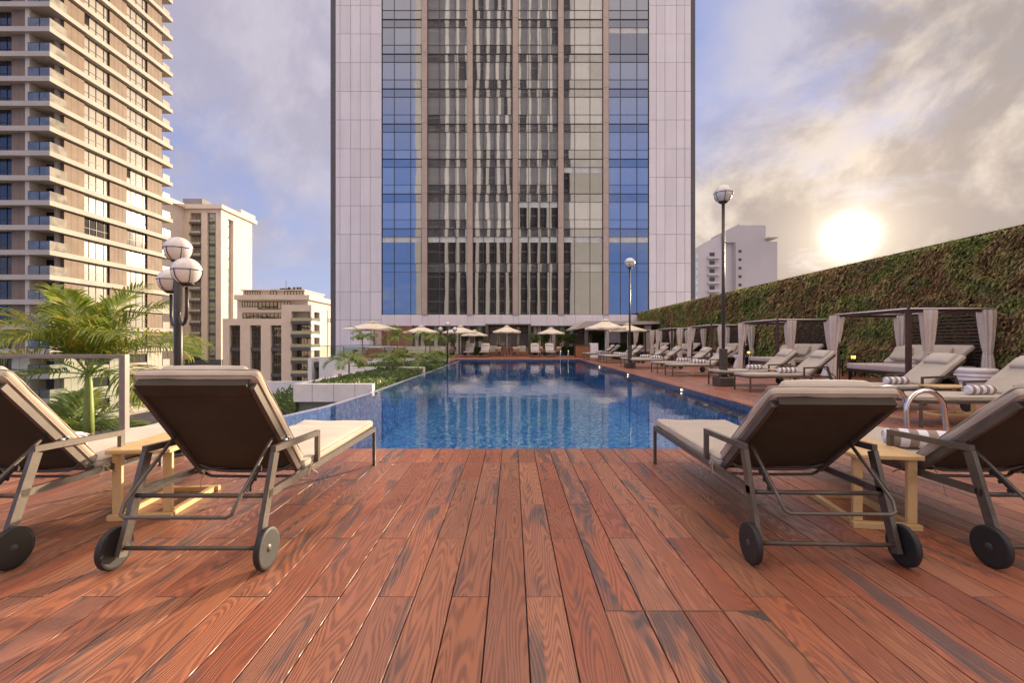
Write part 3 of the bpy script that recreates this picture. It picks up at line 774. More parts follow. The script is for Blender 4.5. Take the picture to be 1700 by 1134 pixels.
# ------------------------------------------------------------ building behind the camera, mirrored in the glass
rf = thing('facing_tower', 'pale pillared office tower mirrored in the hotel windows', 'building', (0, -35, 0))
q = MB().box(-26.5, 25.3, -22, -1.0, GZ, 112); q.build('core', M['gl_aptd'], rf)
q = MB(); x = -17.9
while x < 15.6: q.box(x-0.43, x+0.43, -1.0, 0.0, GZ, 112); x += 2.82
q.box(16.0, 25.3, -1.0, 0.02, GZ, 112).box(-26.6, -25.0, -1.0, 0.02, GZ, 112)
q.build('pillar', M['greypier'], rf)
q = MB()
for i in range(42): q.box(-25, 16, -0.99, -0.7, GZ+i*3.4, GZ+0.35+i*3.4)
q.build('floor_band', M['darkband'], rf)

# ------------------------------------------------------------ left apartment tower
def grid_window(b, a0, a1, z0, z1, plane, cols, zs, gm, fm, axis='y', fr=0.05):
    """glazing with mullions; axis 'y': runs along y on plane x; 'x': along x on plane y. faces +x or -y"""
    def bx(u0, u1, d0, d1, zz0, zz1, m):
        if axis == 'y': b.box(plane+d0, plane+d1, u0, u1, zz0, zz1, m)
        else: b.box(u0, u1, plane-d1, plane-d0, zz0, zz1, m)
    bx(a0, a1, 0.0, 0.03, z0, z1, gm)
    for c in cols: u = a0+(a1-a0)*c; bx(u-fr/2, u+fr/2, 0.032, 0.09, z0, z1, fm)
    for c in zs: u = z0+(z1-z0)*c; bx(a0, a1, 0.033, 0.085, u-fr/2, u+fr/2, fm)
ta = thing('apartment_tower', 'tall apartment tower with brown cladding and cream balcony slabs on the left', 'apartment tower', (0,0,0))
XF, XW, Y0, Y1 = -57.6, -58.15, 56.7, 77.3
FH = 3.1
MB().box(-90, -58.6, 59.2, 75.4, GZ, 70).box(-90, -60.5, 57.9, 59.2, GZ, 70).build('core', M['cream'], ta)
def floor_parts(k):
    z = 6.5+FH*k; top = z; zb = z-0.62; zn = z+FH-0.62
    q = MB().box(-90, XF, Y0, Y1, zb, top); q.build('floor_slab', M['slab'], ta)
    low = k < -2
    q = MB(); grid_window(q, -60.4, -58.95, top+0.02, zn-0.25, 59.17, (0, .5, 1), (1,), 0, 1, 'x'); q.box(-60.4, -58.95, 59.15, 59.19, zn-0.25, zn, 2)
    # recess back wall further in
    q.build('balcony_door', [M['gl_aptd'], M['frame_dark'], M['soffit']], ta)
    if low:
        for a, c in ((61.95, 65.75), (68.75, 72.55)):
            q = MB(); grid_window(q, a, c, top+0.75, zn-0.35, XW-0.2, (0, .35, .7, 1), (1,), 0, 1); q.box(-58.6, XW-0.05, a, c, top, top+0.74, 2); q.box(-58.6, XW-0.05, a, c, zn-0.34, zn, 2)
            q.build('window', [M['gl_aptd'], M['frame_dark'], M['cream2']], ta)
    else:
        for a, c in ((61.95, 65.75), (68.75, 72.55)):
            q = MB(); grid_window(q, a, c, top+0.02, zn-0.02, XW-0.25, (0, .22, .5, .82, 1), (0, .42, 1), 0 if random.random() < .93 else 2, 1)
            if random.random() < 0.12: q.box(XW-0.215, XW-0.2, a+0.1, a+0.8, top+1.1, zn-0.1, 2)
            q.build('window', [M['gl_apt'], M['frame_dark'], M['gl_aptd']], ta)
    q = MB(); grid_window(q, -68, -63.02, top+0.02, zn-0.02, 57.75, (0, .2, .4, .6, .8, 1), (.35,), 0, 1, 'x'); q.build('window', [M['gl_aptd'], M['frame_dark']], ta)
    # balconies
    q = MB().box(XF-0.12, XF-0.09, Y0+0.1, 59.0, top+0.05, top+1.1, 2).box(-60.45, XF-0.12, Y0+0.1, Y0+0.13, top+0.05, top+1.1)
    q.box(-60.45, XF-0.08, Y0+0.08, Y0+0.15, top+1.101, top+1.14, 1).box(XF-0.14, XF-0.07, Y0+0.15, 59.0, top+1.101, top+1.14, 1)
    for x in (-59.0,): q.box(x, x+0.05, Y0+0.05, Y0+0.098, top, top+1.1, 1)
    q.build('balcony_railing', [M['gl_rail'], M['frame_dark'], M['gl_rail2']], ta)
    q = MB().box(XF-0.5, XF-0.47, 75.7, Y1-0.1, top+0.05, top+1.1).box(XF-0.52, XF-0.45, 75.7, Y1-0.1, top+1.101, top+1.14, 1)
    q.build('balcony_railing', [M['gl_apt'], M['frame_dark']], ta)
for k in range(-8, 19): floor_parts(k)
for zl, zh, mm in ((-18.8, 6.5-3*FH+2.4, 'cream2'), (6.5-3*FH+2.41, 64.7, 'brownclad')):
    for (a, c) in ((59.1, 61.9), (65.8, 68.7), (72.6, 75.6)):
        q = MB().box(-58.6, XW, a, c, zl, zh); nj = 4 if a > 60 else 3
        for i in range(1, nj): u = a+(c-a)*i/nj; q.box(XW-0.01, XW+0.004, u-0.02, u+0.02, zl, zh, 1)
        q.build('cladding', [M[mm], M['joint']], ta)
    MB().box(-63.0, -61.05, 57.3, 57.9, zl, zh).box(-62.04, -62.0, 57.296, 57.31, zl, zh, 1).build('cladding', [M[mm], M['joint']], ta)
MB().box(-61.04, -60.5, 57.05, 57.9, -18.8, 64.7).build('column', M['cream2'], ta)
MB().box(-58.95, -58.6, 58.6, 59.09, -18.8, 64.7).build('column', M['cream2'], ta)

# ------------------------------------------------------------ second block behind it, with green strip windows
tb2 = thing('cream_apartment_block', 'tall cream apartment block with strips of green windows and balconies', 'apartment block', (0,0,0))
BY = 126.0; KB = F/BY
def bx_(px): return (px-850)/KB
def bz_(py): return CH+(567-py)/KB
XR = bx_(367); top = bz_(347)
q = MB()
# front wall as piers around the recessed strips
for a, c in ((287, 316), (334, 344), (358, 367)): q.box(bx_(a), bx_(c), BY, BY+1.5, bz_(597), top)
q.box(bx_(316), bx_(334), BY, BY+1.5, bz_(353), top).box(bx_(344), bx_(358), BY, BY+1.5, bz_(353), top)
q.box(bx_(287), XR-1.6, BY+1.5, BY+15, GZ, top-0.2).box(bx_(287), XR-1.6, BY+0.4, BY+1.45, GZ, bz_(597))
# side wall with recess
yb0, yb1, yb2, yb3 = BY+1.51, 129.0, 131.6, 141.0
q.box(XR-1.5, XR, yb0, yb1, GZ, top).box(XR-1.5, XR, yb2, yb3, GZ, top).box(XR-1.5, XR, yb1, yb2, bz_(358), top)
q.box(bx_(287)-8, bx_(287)+3.1, 110, BY-0.02, GZ, bz_(340))
q.build('wall', M['cityc'], tb2)
MB().box(bx_(287)+3.0, XR+0.7, BY-0.8, BY+16.6, top, top+1.15).box(bx_(287)-8, bx_(287)+3.8, 109, BY-0.85, top+0.2, top+1.3).box(XR-1.4, XR+0.3, 134.8, 142.2, top+1.16, top+2.5).build('roof', M['cityc'], tb2)
MB().box(-94, -88.5, 130, 134, top+1.15, top+4.2).box(-84.5, -82.6, 131.5, 134.5, top+1.15, top+2.4).build('roof_plant_room', M['concrete'], tb2)
MB().box(bx_(289), XR+0.02, BY-0.03, BY+0.38, GZ, bz_(597)).build('base_band', M['darkband'], tb2)
for k in range(18):
    z1 = bz_(353)-k*FH; z0 = z1-FH
    if z1 < bz_(600): break
    q = MB(); q.box(bx_(316), bx_(334), BY+1.0, BY+1.4, z0, z1, 2)
    grid_window(q, bx_(322), bx_(333.5), z0+0.1, z1-0.5, BY+0.99, (0, .5, 1), (1,), 0, 1, 'x'); q.box(bx_(315.5), bx_(333.8), BY-0.4, BY+0.85, z0-0.15, z0+0.5, 3)
    q.box(bx_(316), bx_(333.8), BY-0.38, BY-0.35, z0+0.5, z0+1.1, 4)
    q.build('balcony', [M['gl_green'], M['frame_dark'], M['soffit'], M['darkband'], M['gl_apt']], tb2)
    q = MB(); q.box(bx_(344), bx_(358), BY+0.5, BY+0.6, z0, z1, 2); grid_window(q, bx_(344.5), bx_(357.5), z0+0.75, z1-0.02, BY+0.49, (.12, .88), (0, .45), 0, 1, 'x'); q.build('window', [M['gl_green'], M['frame_dark'], M['darkband']], tb2)
    q = MB(); q.box(XR-0.9, XR-0.8, yb1, yb2, z0, z1, 2); grid_window(q, yb1+0.02, yb2-0.6, z0+0.7, z1-0.02, XR-0.8, (.5,), (0,), 0, 1); q.build('window', [M['gl_cyan'], M['frame_dark'], M['cream']], tb2)

# ------------------------------------------------------------ low cream block on the left with tall strip windows
tc = thing('low_cream_block', 'lower cream block with three tall strip windows and corner balconies', 'apartment block', (0,0,0))
CY = 107.0; KC = F/CY
def cx(px): return (px-850)/KC
def cz(py): return CH+(567-py)/KC
q = MB()
zt = cz(529)
for a, c in ((369.5, 380.6), (398.6, 415), (433, 449), (467, 484)): q.box(cx(a), cx(c), CY, CY+1.5, GZ, zt if c < 480 else cz(506))
for a, c in ((380.6, 398.6), (415, 433), (449, 467)): q.box(cx(a), cx(c), CY, CY+1.5, cz(540), zt)
q.box(cx(476), cx(484)-0.01, CY-0.004, CY, cz(529), cz(506)).box(cx(484), cx(517), CY, CY+1.5, cz(517), cz(506)).box(cx(514.5), cx(517), CY, CY+1.5, GZ, cz(517))
q.box(cx(467)-0.0, cx(476), CY+1.5, CY+2, zt, zt+0.01)
q.box(cx(369.5), cx(484), CY+1.5, CY+20, GZ, zt-0.1)
q.box(cx(484), cx(517)-1.2, CY+2.5, CY+20, GZ, cz(506)-0.05)
# return side
xr = cx(517)
q.box(xr-1.0, xr, CY+4.6, CY+5.4, GZ, cz(506)).box(xr-1.0, xr, CY+1.51, CY+4.6, cz(517), cz(506)).box(xr-1.2, xr, CY+5.4, CY+9.0, GZ, cz(510)).box(xr-1.2, xr, CY+9.6, CY+20, GZ, cz(510))
q.build('wall', M['cityc'], tc)
q = MB(); q.box(cx(385), cx(505), CY+2.0, CY+16, zt, cz(497)).box(cx(385), cx(511), CY+0.8, CY+17, cz(497), cz(488.8)).box(cx(391), cx(496), CY+3, CY+14, cz(488.8), cz(480.5)).box(cx(389), cx(498), CY+2.4, CY+14.5, cz(480.5), cz(478.8))
q.build('penthouse', M['cityc'], tc)
q = MB(); q.box(cx(428), cx(470), CY+6, CY+10, cz(478.8), cz(475.5)).box(cx(443), cx(462), CY+6, CY+9, cz(475.5), cz(473.5))
for x in (457, 466, 472, 477): q.box(cx(x), cx(x)+0.5, CY+6, CY+6.5, cz(475.5), cz(471.5))
q.box(cx(457), cx(457)+0.08, CY+5, CY+5.1, cz(475.5), cz(461)); q.build('roof_equipment', M['roofdark'], tc)
def crow(a, c, ya, yb, d, gm, n):
    q = MB(); grid_window(q, cx(a), cx(c), cz(ya), cz(yb), CY+d, [i/n for i in range(n+1)], (0, 1), 0, 1, 'x', 0.12); q.build('window', [gm, M['frame_dark']], tc)
crow(394, 420, 508, 500, 1.98, M['gl_apt'], 6); crow(421, 453, 512, 500, 1.98, M['gl_strip'], 5); crow(454, 476, 512, 500, 1.98, M['gl_apt'], 4)
crow(395, 419, 528, 519, 1.98, M['gl_strip'], 4); crow(421, 475, 528, 519, 1.98, M['gl_strip'], 8)
crow(395, 420, 488, 481, 2.98, M['gl_apt'], 6); crow(438, 448, 488, 481, 2.98, M['gl_apt'], 2); crow(462, 493, 488, 481, 2.98, M['gl_apt'], 6)
for a, c in ((380.6, 398.6), (415, 433), (449, 467)):
    for (u, v) in ((540, 577), (583, 620), (626, 664)):
        q = MB(); grid_window(q, cx(a), cx(c), cz(v), cz(u), CY+0.9, (0, .18, .36, .6, .82, 1), (0, .2, .4, .6, .8), 0, 1, 'x', 0.1)
        q.box(cx(a)+0.01, cx(c)-0.01, CY+0.3, CY+0.85, cz(v)-0.85, cz(v), 2); q.build('window', [M['gl_strip'], M['frame_dark'], M['darkband']], tc)
for k in range(8):
    z0 = cz(533+21.8*k); q = MB()
    q.box(cx(484)+0.01, xr-0.05, CY-0.5, CY+2.49, z0-0.75, z0).box(xr-0.04, xr+0.25, CY-0.5, CY+4.5, z0-0.75, z0, 4).box(cx(484), xr+0.2, CY-0.45, CY-0.42, z0+0.001, z0+0.75, 3).box(xr+0.18, xr+0.21, CY-0.4, CY+4.5, z0+0.001, z0+0.75, 3)
    grid_window(q, cx(486), xr-1.3, z0+0.02, z0+2.2, CY+2.48, (0, .3, .5, .75, 1), (1,), 1, 2, 'x', 0.1); q.build('balcony', [M['darkband'], M['gl_strip'], M['frame_dark'], M['gl_green'], M['stone']], tc)
for (u, v) in ((543, 577), (583, 612)):
    q = MB(); q.box(xr-0.5, xr-0.4, CY+9.0, CY+9.6, cz(v), cz(u)); q.build('window', M['gl_strip'], tc)
q = MB(); grid_window(q, CY+9.7, CY+17, cz(532), cz(525), xr+0.0, (0,.2,.4,.6,.8,1), (0,1), 0, 1, 'y', 0.1); q.build('window', [M['gl_apt'], M['frame_dark']], tc)

# ------------------------------------------------------------ distant grey block on the right
td = thing('distant_grey_block', 'distant pale grey block with slanted roofline beside the single lamp post', 'apartment block', (0,0,0))
DY = 168.0; KD = F/DY
def dx(px): return (px-850)/KD
def dz_(py): return CH+(567-py)/KD
q = MB()
def slab(pts, y0, y1, m=0):
    n = len(pts); vs = [(x, y0, z) for x, z in pts]+[(x, y1, z) for x, z in pts]
    q.add(vs, [tuple(range(n))[::-1], tuple(range(n, 2*n))]+[(i, (i+1) % n, n+(i+1) % n, n+i) for i in range(n)], m)
slab([(dx(1222), -20), (dx(1290.5), -20), (dx(1290.5), dz_(401)), (dx(1222), dz_(401))][::-1], DY, DY+14)
slab([(dx(1204), dz_(401)+.01), (dx(1275), dz_(401)+.01), (dx(1275), dz_(372)), (dx(1226), dz_(372)), (dx(1204), dz_(383))][::-1], DY+1.5, DY+12)
slab([(dx(1158), -20), (dx(1221.9), -20), (dx(1221.9), dz_(378)), (dx(1204), dz_(386)), (dx(1173), dz_(401)), (dx(1158), dz_(411))][::-1], DY+2.5, DY+13, 1)
q.box(dx(1274), dx(1290), DY-0.6, DY+6, dz_(395.5), dz_(393.8))
q.build('wall', [M['dgrey'], M['dgrey2']], td)
for k in range(7):
    y = 417+14*k
    q = MB().box(dx(1226), dx(1231), DY-0.06, DY-0.002, dz_(y+2.2), dz_(y-2.2)); q.build('window', M['gl_aptd'], td)
    q = MB().box(dx(1205), dx(1208.5), DY+2.4, DY+2.49, dz_(y+8), dz_(y+1.5)); q.build('window', M['gl_aptd'], td)
    q = MB().box(dx(1179), dx(1198), DY+1.2, DY+2.49, dz_(y+11), dz_(y+7.5)).box(dx(1183), dx(1191), DY+2.3, DY+2.48, dz_(y+7), dz_(y), 1); q.build('balcony', [M['dgrey2'], M['gl_aptd']], td)
    q = MB().box(dx(1159), dx(1163), DY+2.4, DY+2.49, dz_(y+12), dz_(y+2)); q.build('window', M['gl_cyan'], td)
MB().box(dx(1237), dx(1238), DY+5, DY+5.2, dz_(372), dz_(367)).box(dx(1235), dx(1239), DY+5, DY+5.2, dz_(368.4), dz_(367.7)).build('antenna', M['frame_dark'], td)

# ------------------------------------------------------------ living wall
WX = 12.62; WT = 4.12
gw = thing('living_wall', 'long high wall of red and green hanging plants behind the cabanas', 'green wall', (WX, 0, 0))
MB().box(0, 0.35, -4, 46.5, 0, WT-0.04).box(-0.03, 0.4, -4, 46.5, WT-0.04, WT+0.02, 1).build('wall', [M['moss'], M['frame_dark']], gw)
def leaves(y0, y1, count, sz):
    q = MB()
    for i in range(count):
        y = random.uniform(y0, y1); z = random.uniform(0.02, WT-0.02)
        n = noise.noise(Vector((y*0.9, z*0.9, 3)))
        L = sz*(0.6+0.9*random.random())*(1+0.8*max(n, 0)); wd = L*random.uniform(0.12, 0.3)
        out_ = random.uniform(0.3, 1.0); drop = random.uniform(-0.9, 0.5)
        d = Vector((-out_, random.uniform(-0.9, 0.9), drop)).normalized()
        sd_ = Vector((0, 1, random.uniform(-0.4, 0.4))).normalized(); sd_ = (sd_-d*sd_.dot(d)).normalized()
        p = Vector((-random.uniform(0, 0.10+0.08*max(n, 0))-0.22*max(0, noise.noise(Vector((y*2.2, z*2.6, 11)))), y, z)); mid = p+d*L*0.5; tip = p+d*L+Vector((0, 0, -L*0.45))
        q.add([p, mid-sd_*wd, tip, mid+sd_*wd], [(0,1,2,3)])
    return q
q = leaves(7.5, 17, 52000, 0.095); q2 = leaves(17, 46.4, 50000, 0.15); q.add(q2.v, q2.f)
q3 = MB()
for i in range(4500):
    y = random.uniform(8, 46); p = Vector((random.uniform(-0.05, 0.2), y, WT)); h = random.uniform(0.02, 0.10)*(1+1.2*max(0, noise.noise(Vector((y*2, 0, 0)))))
    a = random.uniform(0, 6.28); q3.add([p, p+Vector((0.02*math.cos(a), 0.02*math.sin(a), h*0.6)), p+Vector((0.03*math.cos(a), 0.05*math.sin(a), h))], [(0,1,2)])
q.add(q3.v, q3.f); tag(q.build('foliage', M['wallgreen'], gw))

# ------------------------------------------------------------ sun lounger
def make_lounger(tilt, label, loc, rz=0.0, group='grey framed sun loungers with beige cushions'):
    A = R(tilt); t = thing('sun_lounger', label, 'sun lounger', loc, rz, group)
    O = -1.05
    def P3(x, y, z): return (x, y+O, z)
    for s in (-1, 1):
        xr_ = s*0.375
        MB().bar(P3(xr_, -0.012, 0.07), P3(xr_, 0.168, 0.60), 0.026, 0.055, (0, 1, 0)).build('rear_leg', M['frame'], t)
        q = MB().bar(P3(xr_, 0.150, 0.622), P3(xr_, 0.765, 0.597), 0.030, 0.036).bar(P3(xr_, 0.75, 0.580), P3(xr_, 0.75, 0.398), 0.028, 0.034, (0,1,0)); q.build('armrest', M['frame'], t)
        MB().bar(P3(xr_, 0.075, 0.383), P3(xr_, 2.105, 0.363), 0.026, 0.042).build('side_rail', M['frame'], t)
        MB().bar(P3(xr_, 2.09, 0.342), P3(xr_, 2.09, 0.012), 0.026, 0.034, (0,1,0)).bar(P3(xr_, 2.09, 0.012), P3(xr_, 2.09, 0.0), 0.032, 0.040, (0,1,0)).build('front_leg', M['frame'], t)
        # wheel
        wx = s*0.418; r = 0.113
        w_ = MB().lathe([(0.088, -0.013), (r-0.006, -0.017), (r, -0.010), (r, 0.010), (r-0.006, 0.017), (0.088, 0.013)], 40, (wx, O, r), 0, 'x').build('wheel', M['rubber'], t)
        MB().lathe([(0.0, -0.012), (0.02, -0.012), (0.088, -0.0125), (0.0885, 0.0125), (0.022, 0.012), (0.018, 0.018), (0.0, 0.018)] if s > 0 else [(0.0, -0.018), (0.018, -0.018), (0.022, -0.012), (0.0885, -0.0125), (0.088, 0.0125), (0.02, 0.012), (0.0, 0.012)], 40, (wx, O, r), 0, 'x').build('wheel_disc', M['hub'], w_)
    MB().tube([P3(-0.40, 0, 0.113), P3(0.40, 0, 0.113)], 0.012, 10).build('axle', M['frame'], t)
    MB().tube([P3(-0.363, 0.088, 0.372), P3(0.363, 0.088, 0.372)], 0.013, 10).build('rear_crossbar', M['frame'], t)
    MB().bar(P3(-0.362, 2.09, 0.363), P3(0.362, 2.09, 0.363), 0.026, 0.040).build('front_crossbar', M['frame'], t)
    # bent tube under the seat
    MB().tube([P3(-0.36, 0.62, 0.365), P3(-0.31, 0.60, 0.345), P3(-0.27, 0.585, 0.337), P3(0, 0.58, 0.335), P3(0.27, 0.585, 0.337), P3(0.31, 0.60, 0.345), P3(0.36, 0.62, 0.365)], 0.010, 8).build('seat_brace', M['frame'], t)
    # seat sling
    MB().box(-0.36, 0.36, 0.60+O, 2.07+O, 0.372, 0.380).build('seat_sling', M['sling'], t)
    # backrest: u up the back, n out of it
    pv = Vector(P3(0, 0.55, 0.405)); u = Vector((0, -math.cos(A), math.sin(A))); nn = Vector((0, math.sin(A), math.cos(A))); L = 0.79
    def bk(x, s_, d): v = pv+u*s_+nn*d; return (x, v.y, v.z)
    q = MB()
    for s in (-1, 1): MB().bar(bk(s*0.325, -0.05, 0), bk(s*0.325, L, 0), 0.028, 0.040, nn).build('backrest_rail', M['frame'], t)
    MB().tube([bk(-0.309, L-0.018, 0), bk(0.309, L-0.018, 0)], 0.023, 12).bar(bk(-0.309, L-0.01, -0.020), bk(0.309, L-0.01, -0.020), 0.010, 0.085, u).bar(bk(-0.309, L+0.028, 0.004), bk(0.309, L+0.028, 0.004), 0.052, 0.008, u).build('sling_hem', M['sling'], t)
    q = MB(); vs = []; nu, nv = 10, 12
    for i in range(nu+1):
        for j in range(nv+1):
            xx = -0.31+0.62*i/nu; s_ = 0.02+(L-0.028)*j/nv
            sag = -0.018*math.sin(math.pi*i/nu)*(math.sin(math.pi*j/nv)**0.6); low = 0.035*math.sin(math.pi*i/nu)*max(0, 1-j/2)
            vs.append(bk(xx, s_-low, sag-0.002))
    fs = [(i*(nv+1)+j, (i+1)*(nv+1)+j, (i+1)*(nv+1)+j+1, i*(nv+1)+j+1) for i in range(nu) for j in range(nv)]
    q.add(vs, fs, 0, True); q.build('back_sling', M['sling'], t)
    q = MB().tube([bk(-0.31, 0.05, -0.004), bk(-0.26, 0.015, -0.012)]+[bk(-0.2+0.1*i, -0.005-0.012*math.sin(math.pi*i/4), -0.018) for i in range(5)]+[bk(0.26, 0.015, -0.012), bk(0.31, 0.05, -0.004)], 0.011, 8); q.build('lumbar_bar', M['frame'], t)
    # prop bracket
    a0 = bk(-0.30, 0.37, -0.02); y1, z1 = -0.115+O, 0.325
    pts = [a0]
    p0 = Vector(a0); p1 = Vector((-0.30, y1+0.02, z1+0.05))
    pts += [tuple(p0.lerp(p1, k)) for k in (0.35, 0.7, 0.95)] + [(-0.29, y1+0.006, z1+0.012), (-0.265, y1, z1), (-0.235, y1, z1)]
    pts2 = pts + [(-x, y, z) for x, y, z in reversed(pts)]
    MB().tube(pts2, 0.010, 8).build('prop_bracket', M['frame'], t)
    for s in (-1, 1):
        q = MB()
        dd = (p1-p0)
        for k in (0.50, 0.64, 0.78):
            c = p0+dd*k; q.bar((s*0.318, c.y+0.004, c.z), (s*0.318, c.y+0.03, c.z-0.012), 0.008, 0.02)
        q.bar((s*0.318, (p0+dd*0.46).y+0.01, (p0+dd*0.46).z), (s*0.318, (p0+dd*0.82).y+0.01, (p0+dd*0.82).z), 0.006, 0.018, (0,1,0)); q.build('ratchet', M['frame_dark'], t)
        c = bk(s*0.343, 0.30, 0.0); q = MB().lathe([(0, -0.012), (0.014, -0.012), (0.014, 0.012), (0, 0.012)], 12, c, 0, 'x').lathe([(0, -0.012), (0.009, -0.012), (0.009, 0.012), (0, 0.012)], 12, (c[0], c[1]+0.03, c[2]+0.012), 0, 'x'); q.build('bolt', M['bolt'], t)
    # cushions
    q = MB().rbox(0.715, 1.55, 0.066, 0.031, T(0, 0.575+0.78+O, 0.415), 8, 14, 1, 0.010, 0.013, seed=1)
    sc = q.build('seat_cushion', M['cushion'], t)
    def perim(w_, l_, r_, zf, n=5):
        pts = []
        for (cx_, cy_, a0_) in ((w_-r_, l_-r_, 0), (-w_+r_, l_-r_, 90), (-w_+r_, -l_+r_, 180), (w_-r_, -l_+r_, 270)):
            for k in range(n+1):
                a = R(a0_+90*k/n); pts.append((cx_+r_*math.cos(a), cy_+r_*math.sin(a), zf))
        return pts
    q = MB()
    for zf in (0.021, -0.021): q.tube([(x, y+0.575+0.78+O, z+0.415) for x, y, z in perim(0.353, 0.770, 0.03, zf)], 0.0045, 6, 0, True)
    q.build('piping', M['piping'], sc)
    B = Matrix.Identity(4); c = pv+u*0.420+nn*0.056
    B = Matrix(((1, 0, 0, 0), (0, -math.cos(A), math.sin(A), 0), (0, math.sin(A), math.cos(A), 0), (0, 0, 0, 1)))
    B = Matrix.Translation(c) @ Matrix(((1,0,0,0), (0,u.y,nn.y,0), (0,u.z,nn.z,0), (0,0,0,1)))
    q = MB().rbox(0.695, 0.850, 0.068, 0.032, B, 8, 10, 1, 0.008, 0.013, seed=4)
    bc = q.build('back_cushion', M['cushion'], t)
    q = MB()
    for zf in (0.022, -0.022): q.tube([tuple(B @ Vector(p)) for p in perim(0.343, 0.420, 0.03, zf)], 0.0045, 6, 0, True)
    q.build('piping', M['piping'], bc)
    pm = Matrix.Translation(pv+u*0.69+nn*0.108) @ Matrix(((1,0,0,0), (0,u.y,nn.y,0), (0,u.z,nn.z,0), (0,0,0,1)))
    MB().rbox(0.50, 0.27, 0.07, 0.034, pm, 6, 5, 1, 0.028, 0.006, seed=8).build('head_pillow', M['pillow'], t)
    # tie cords by the hinge
    for s in (-1, 1):
        x = s*0.385; y = 0.60+O; q = MB()
        q.tube([(x, y, 0.40), (x+s*0.012, y+0.02, 0.37), (x+s*0.01, y+0.05, 0.352), (x+s*0.006, y+0.08, 0.345), (x+s*0.012, y+0.10, 0.325)], 0.004, 5)
        q.tube([(x, y, 0.40), (x+s*0.016, y-0.02, 0.38), (x+s*0.014, y-0.035, 0.355), (x+s*0.01, y-0.05, 0.34)], 0.004, 5)
        q.tube([(x, y-0.012, 0.405), (x+s*0.014, y+0.01, 0.392), (x+s*0.016, y+0.03, 0.405), (x+s*0.006, y+0.035, 0.415), (x, y, 0.402)], 0.005, 5)
        q.build('tie_cord', M['piping'], t)
    q = MB().tube([bk(-0.27, 0.02, -0.02), (-0.262, -0.02+0.48+O, 0.33), (-0.258, 0.46+O, 0.28), (-0.262, 0.44+O, 0.24)] , 0.0025, 5); q.build('hanging_cord', M['piping'], t)
    return t
G4 = 'grey framed sun loungers with beige cushions'
l1 = make_lounger(49, 'sun lounger seen from behind at front left, its foot at the near pool edge', (-1.765, 3.55, 0), 0)
l2 = make_lounger(39.5, 'sun lounger seen from behind at front right, left of the chrome ladder', (1.80, 3.60, 0), R(-2.0))
l3 = dup(l1, (-3.165, 3.55, 0), 0, 'sun lounger cut off by the left border, beside the pale side table and glass screen')
l4 = dup(l2, (3.10, 3.56, 0), R(-1.5), 'sun lounger cut off by the right border, beyond the near right side table')
row = [(6.97, 6.95, 'nearest lounger of the right row, passing behind the chrome pool ladder'), (7.07, 8.55, 'second nearest lounger of the right row, before the white ribbed stool'),
       (6.87, 11.55, 'lounger whose foot stands just right of the nearer single lamp post'), (6.80, 12.95, 'lounger with its foot directly behind the base of the nearer single lamp post'),
       (6.74, 16.55, 'nearer lounger of the pair just beyond the nearer lamp post'), (6.72, 18.15, 'farther lounger of the pair just beyond the nearer lamp post'),
       (6.62, 21.1, 'lounger with its foot right of the farther single lamp post'), (6.55, 22.65, 'lounger just beyond the farther single lamp post'),
       (6.42, 26.4, 'nearer lounger of the pair before the right far parasols'), (6.40, 27.9, 'farther lounger of the pair before the right far parasols'),
       (6.25, 31.3, 'nearer lounger of the last pair by the white bar block'), (6.20, 32.7, 'last lounger of the right row, beside the white bar block')]
row_l = []
for i, (x, y, lab) in enumerate(row):
    src = l2 if i % 3 else l1
    row_l.append(dup(l2, (x, y, 0), R(90+random.uniform(-1.5, 1.5)), lab))
for px, lab in ((778, 'leftmost of the four loungers facing the camera beyond the pool'), (804.5, 'lounger facing the camera beyond the pool, left of the round teak table'),
                (889, 'lounger facing the camera beyond the pool, right of the round teak table'), (914, 'rightmost of the four loungers facing the camera beyond the pool')):
    dup(l1, (X_(px, 36.6), 36.9, 0), R(180), lab)

# towels
def make_towel(label, loc, rz, group='rolled striped towels on loungers'):
    q = MB(); prof = [(0.0, -0.22), (0.03, -0.222), (0.055, -0.218), (0.068, -0.205), (0.070, -0.1), (0.068, 0.0), (0.071, 0.1), (0.068, 0.205), (0.055, 0.218), (0.03, 0.222), (0.0, 0.22)]
    q.lathe(prof, 28, (0, 0, 0.066), 0, 'y', True, 1.0, 0.92)
    for s in (-1, 1):
        pts = []
        for k in range(40):
            a = k*0.42; r = 0.008+0.0014*k; pts.append((r*math.cos(a), s*0.222, 0.066+r*math.sin(a)*0.92))
        q.tube(pts, 0.0045, 5)
    q.bar((0.050, -0.215, 0.112), (0.050, 0.215, 0.112), 0.03, 0.008, (0.5, 0, 1))
    o = q.build('rolled_towel', M['towel'], None, loc); o.rotation_euler = (0, 0, rz); return tag(o, label, 'towel', group)
tw = make_towel('rolled striped towel on the lounger at the left border', (-3.33, 3.36, 0.462), R(70))
def tcopy(loc, rz, label):
    o = tw.copy(); COL.objects.link(o); o.location = loc; o.rotation_euler = (0,0,rz); o['label'] = label
tcopy((3.02, 3.36, 0.462), R(68), 'rolled striped towel on the lounger at the right border')
tl = ['on the nearest lounger of the right row', 'on the second nearest lounger, left of the white ribbed stool', 'on the lounger right of the nearer single lamp post',
      'on the lounger directly behind the nearer single lamp post', 'on the nearer lounger just beyond the nearer lamp post', 'on the farther lounger just beyond the nearer lamp post',
      'on the lounger right of the farther single lamp post', 'on the lounger just beyond the farther single lamp post', 'on the nearer lounger before the right far parasols', 'on the farther lounger before the right far parasols',
      'on the nearer lounger by the white bar block', 'on the last lounger of the right row']
for (x, y, _), lab in zip(row, tl):
    tcopy((x+0.02, y-0.16, 0.462), R(90+random.uniform(-8, 8)), 'rolled striped towel '+lab)
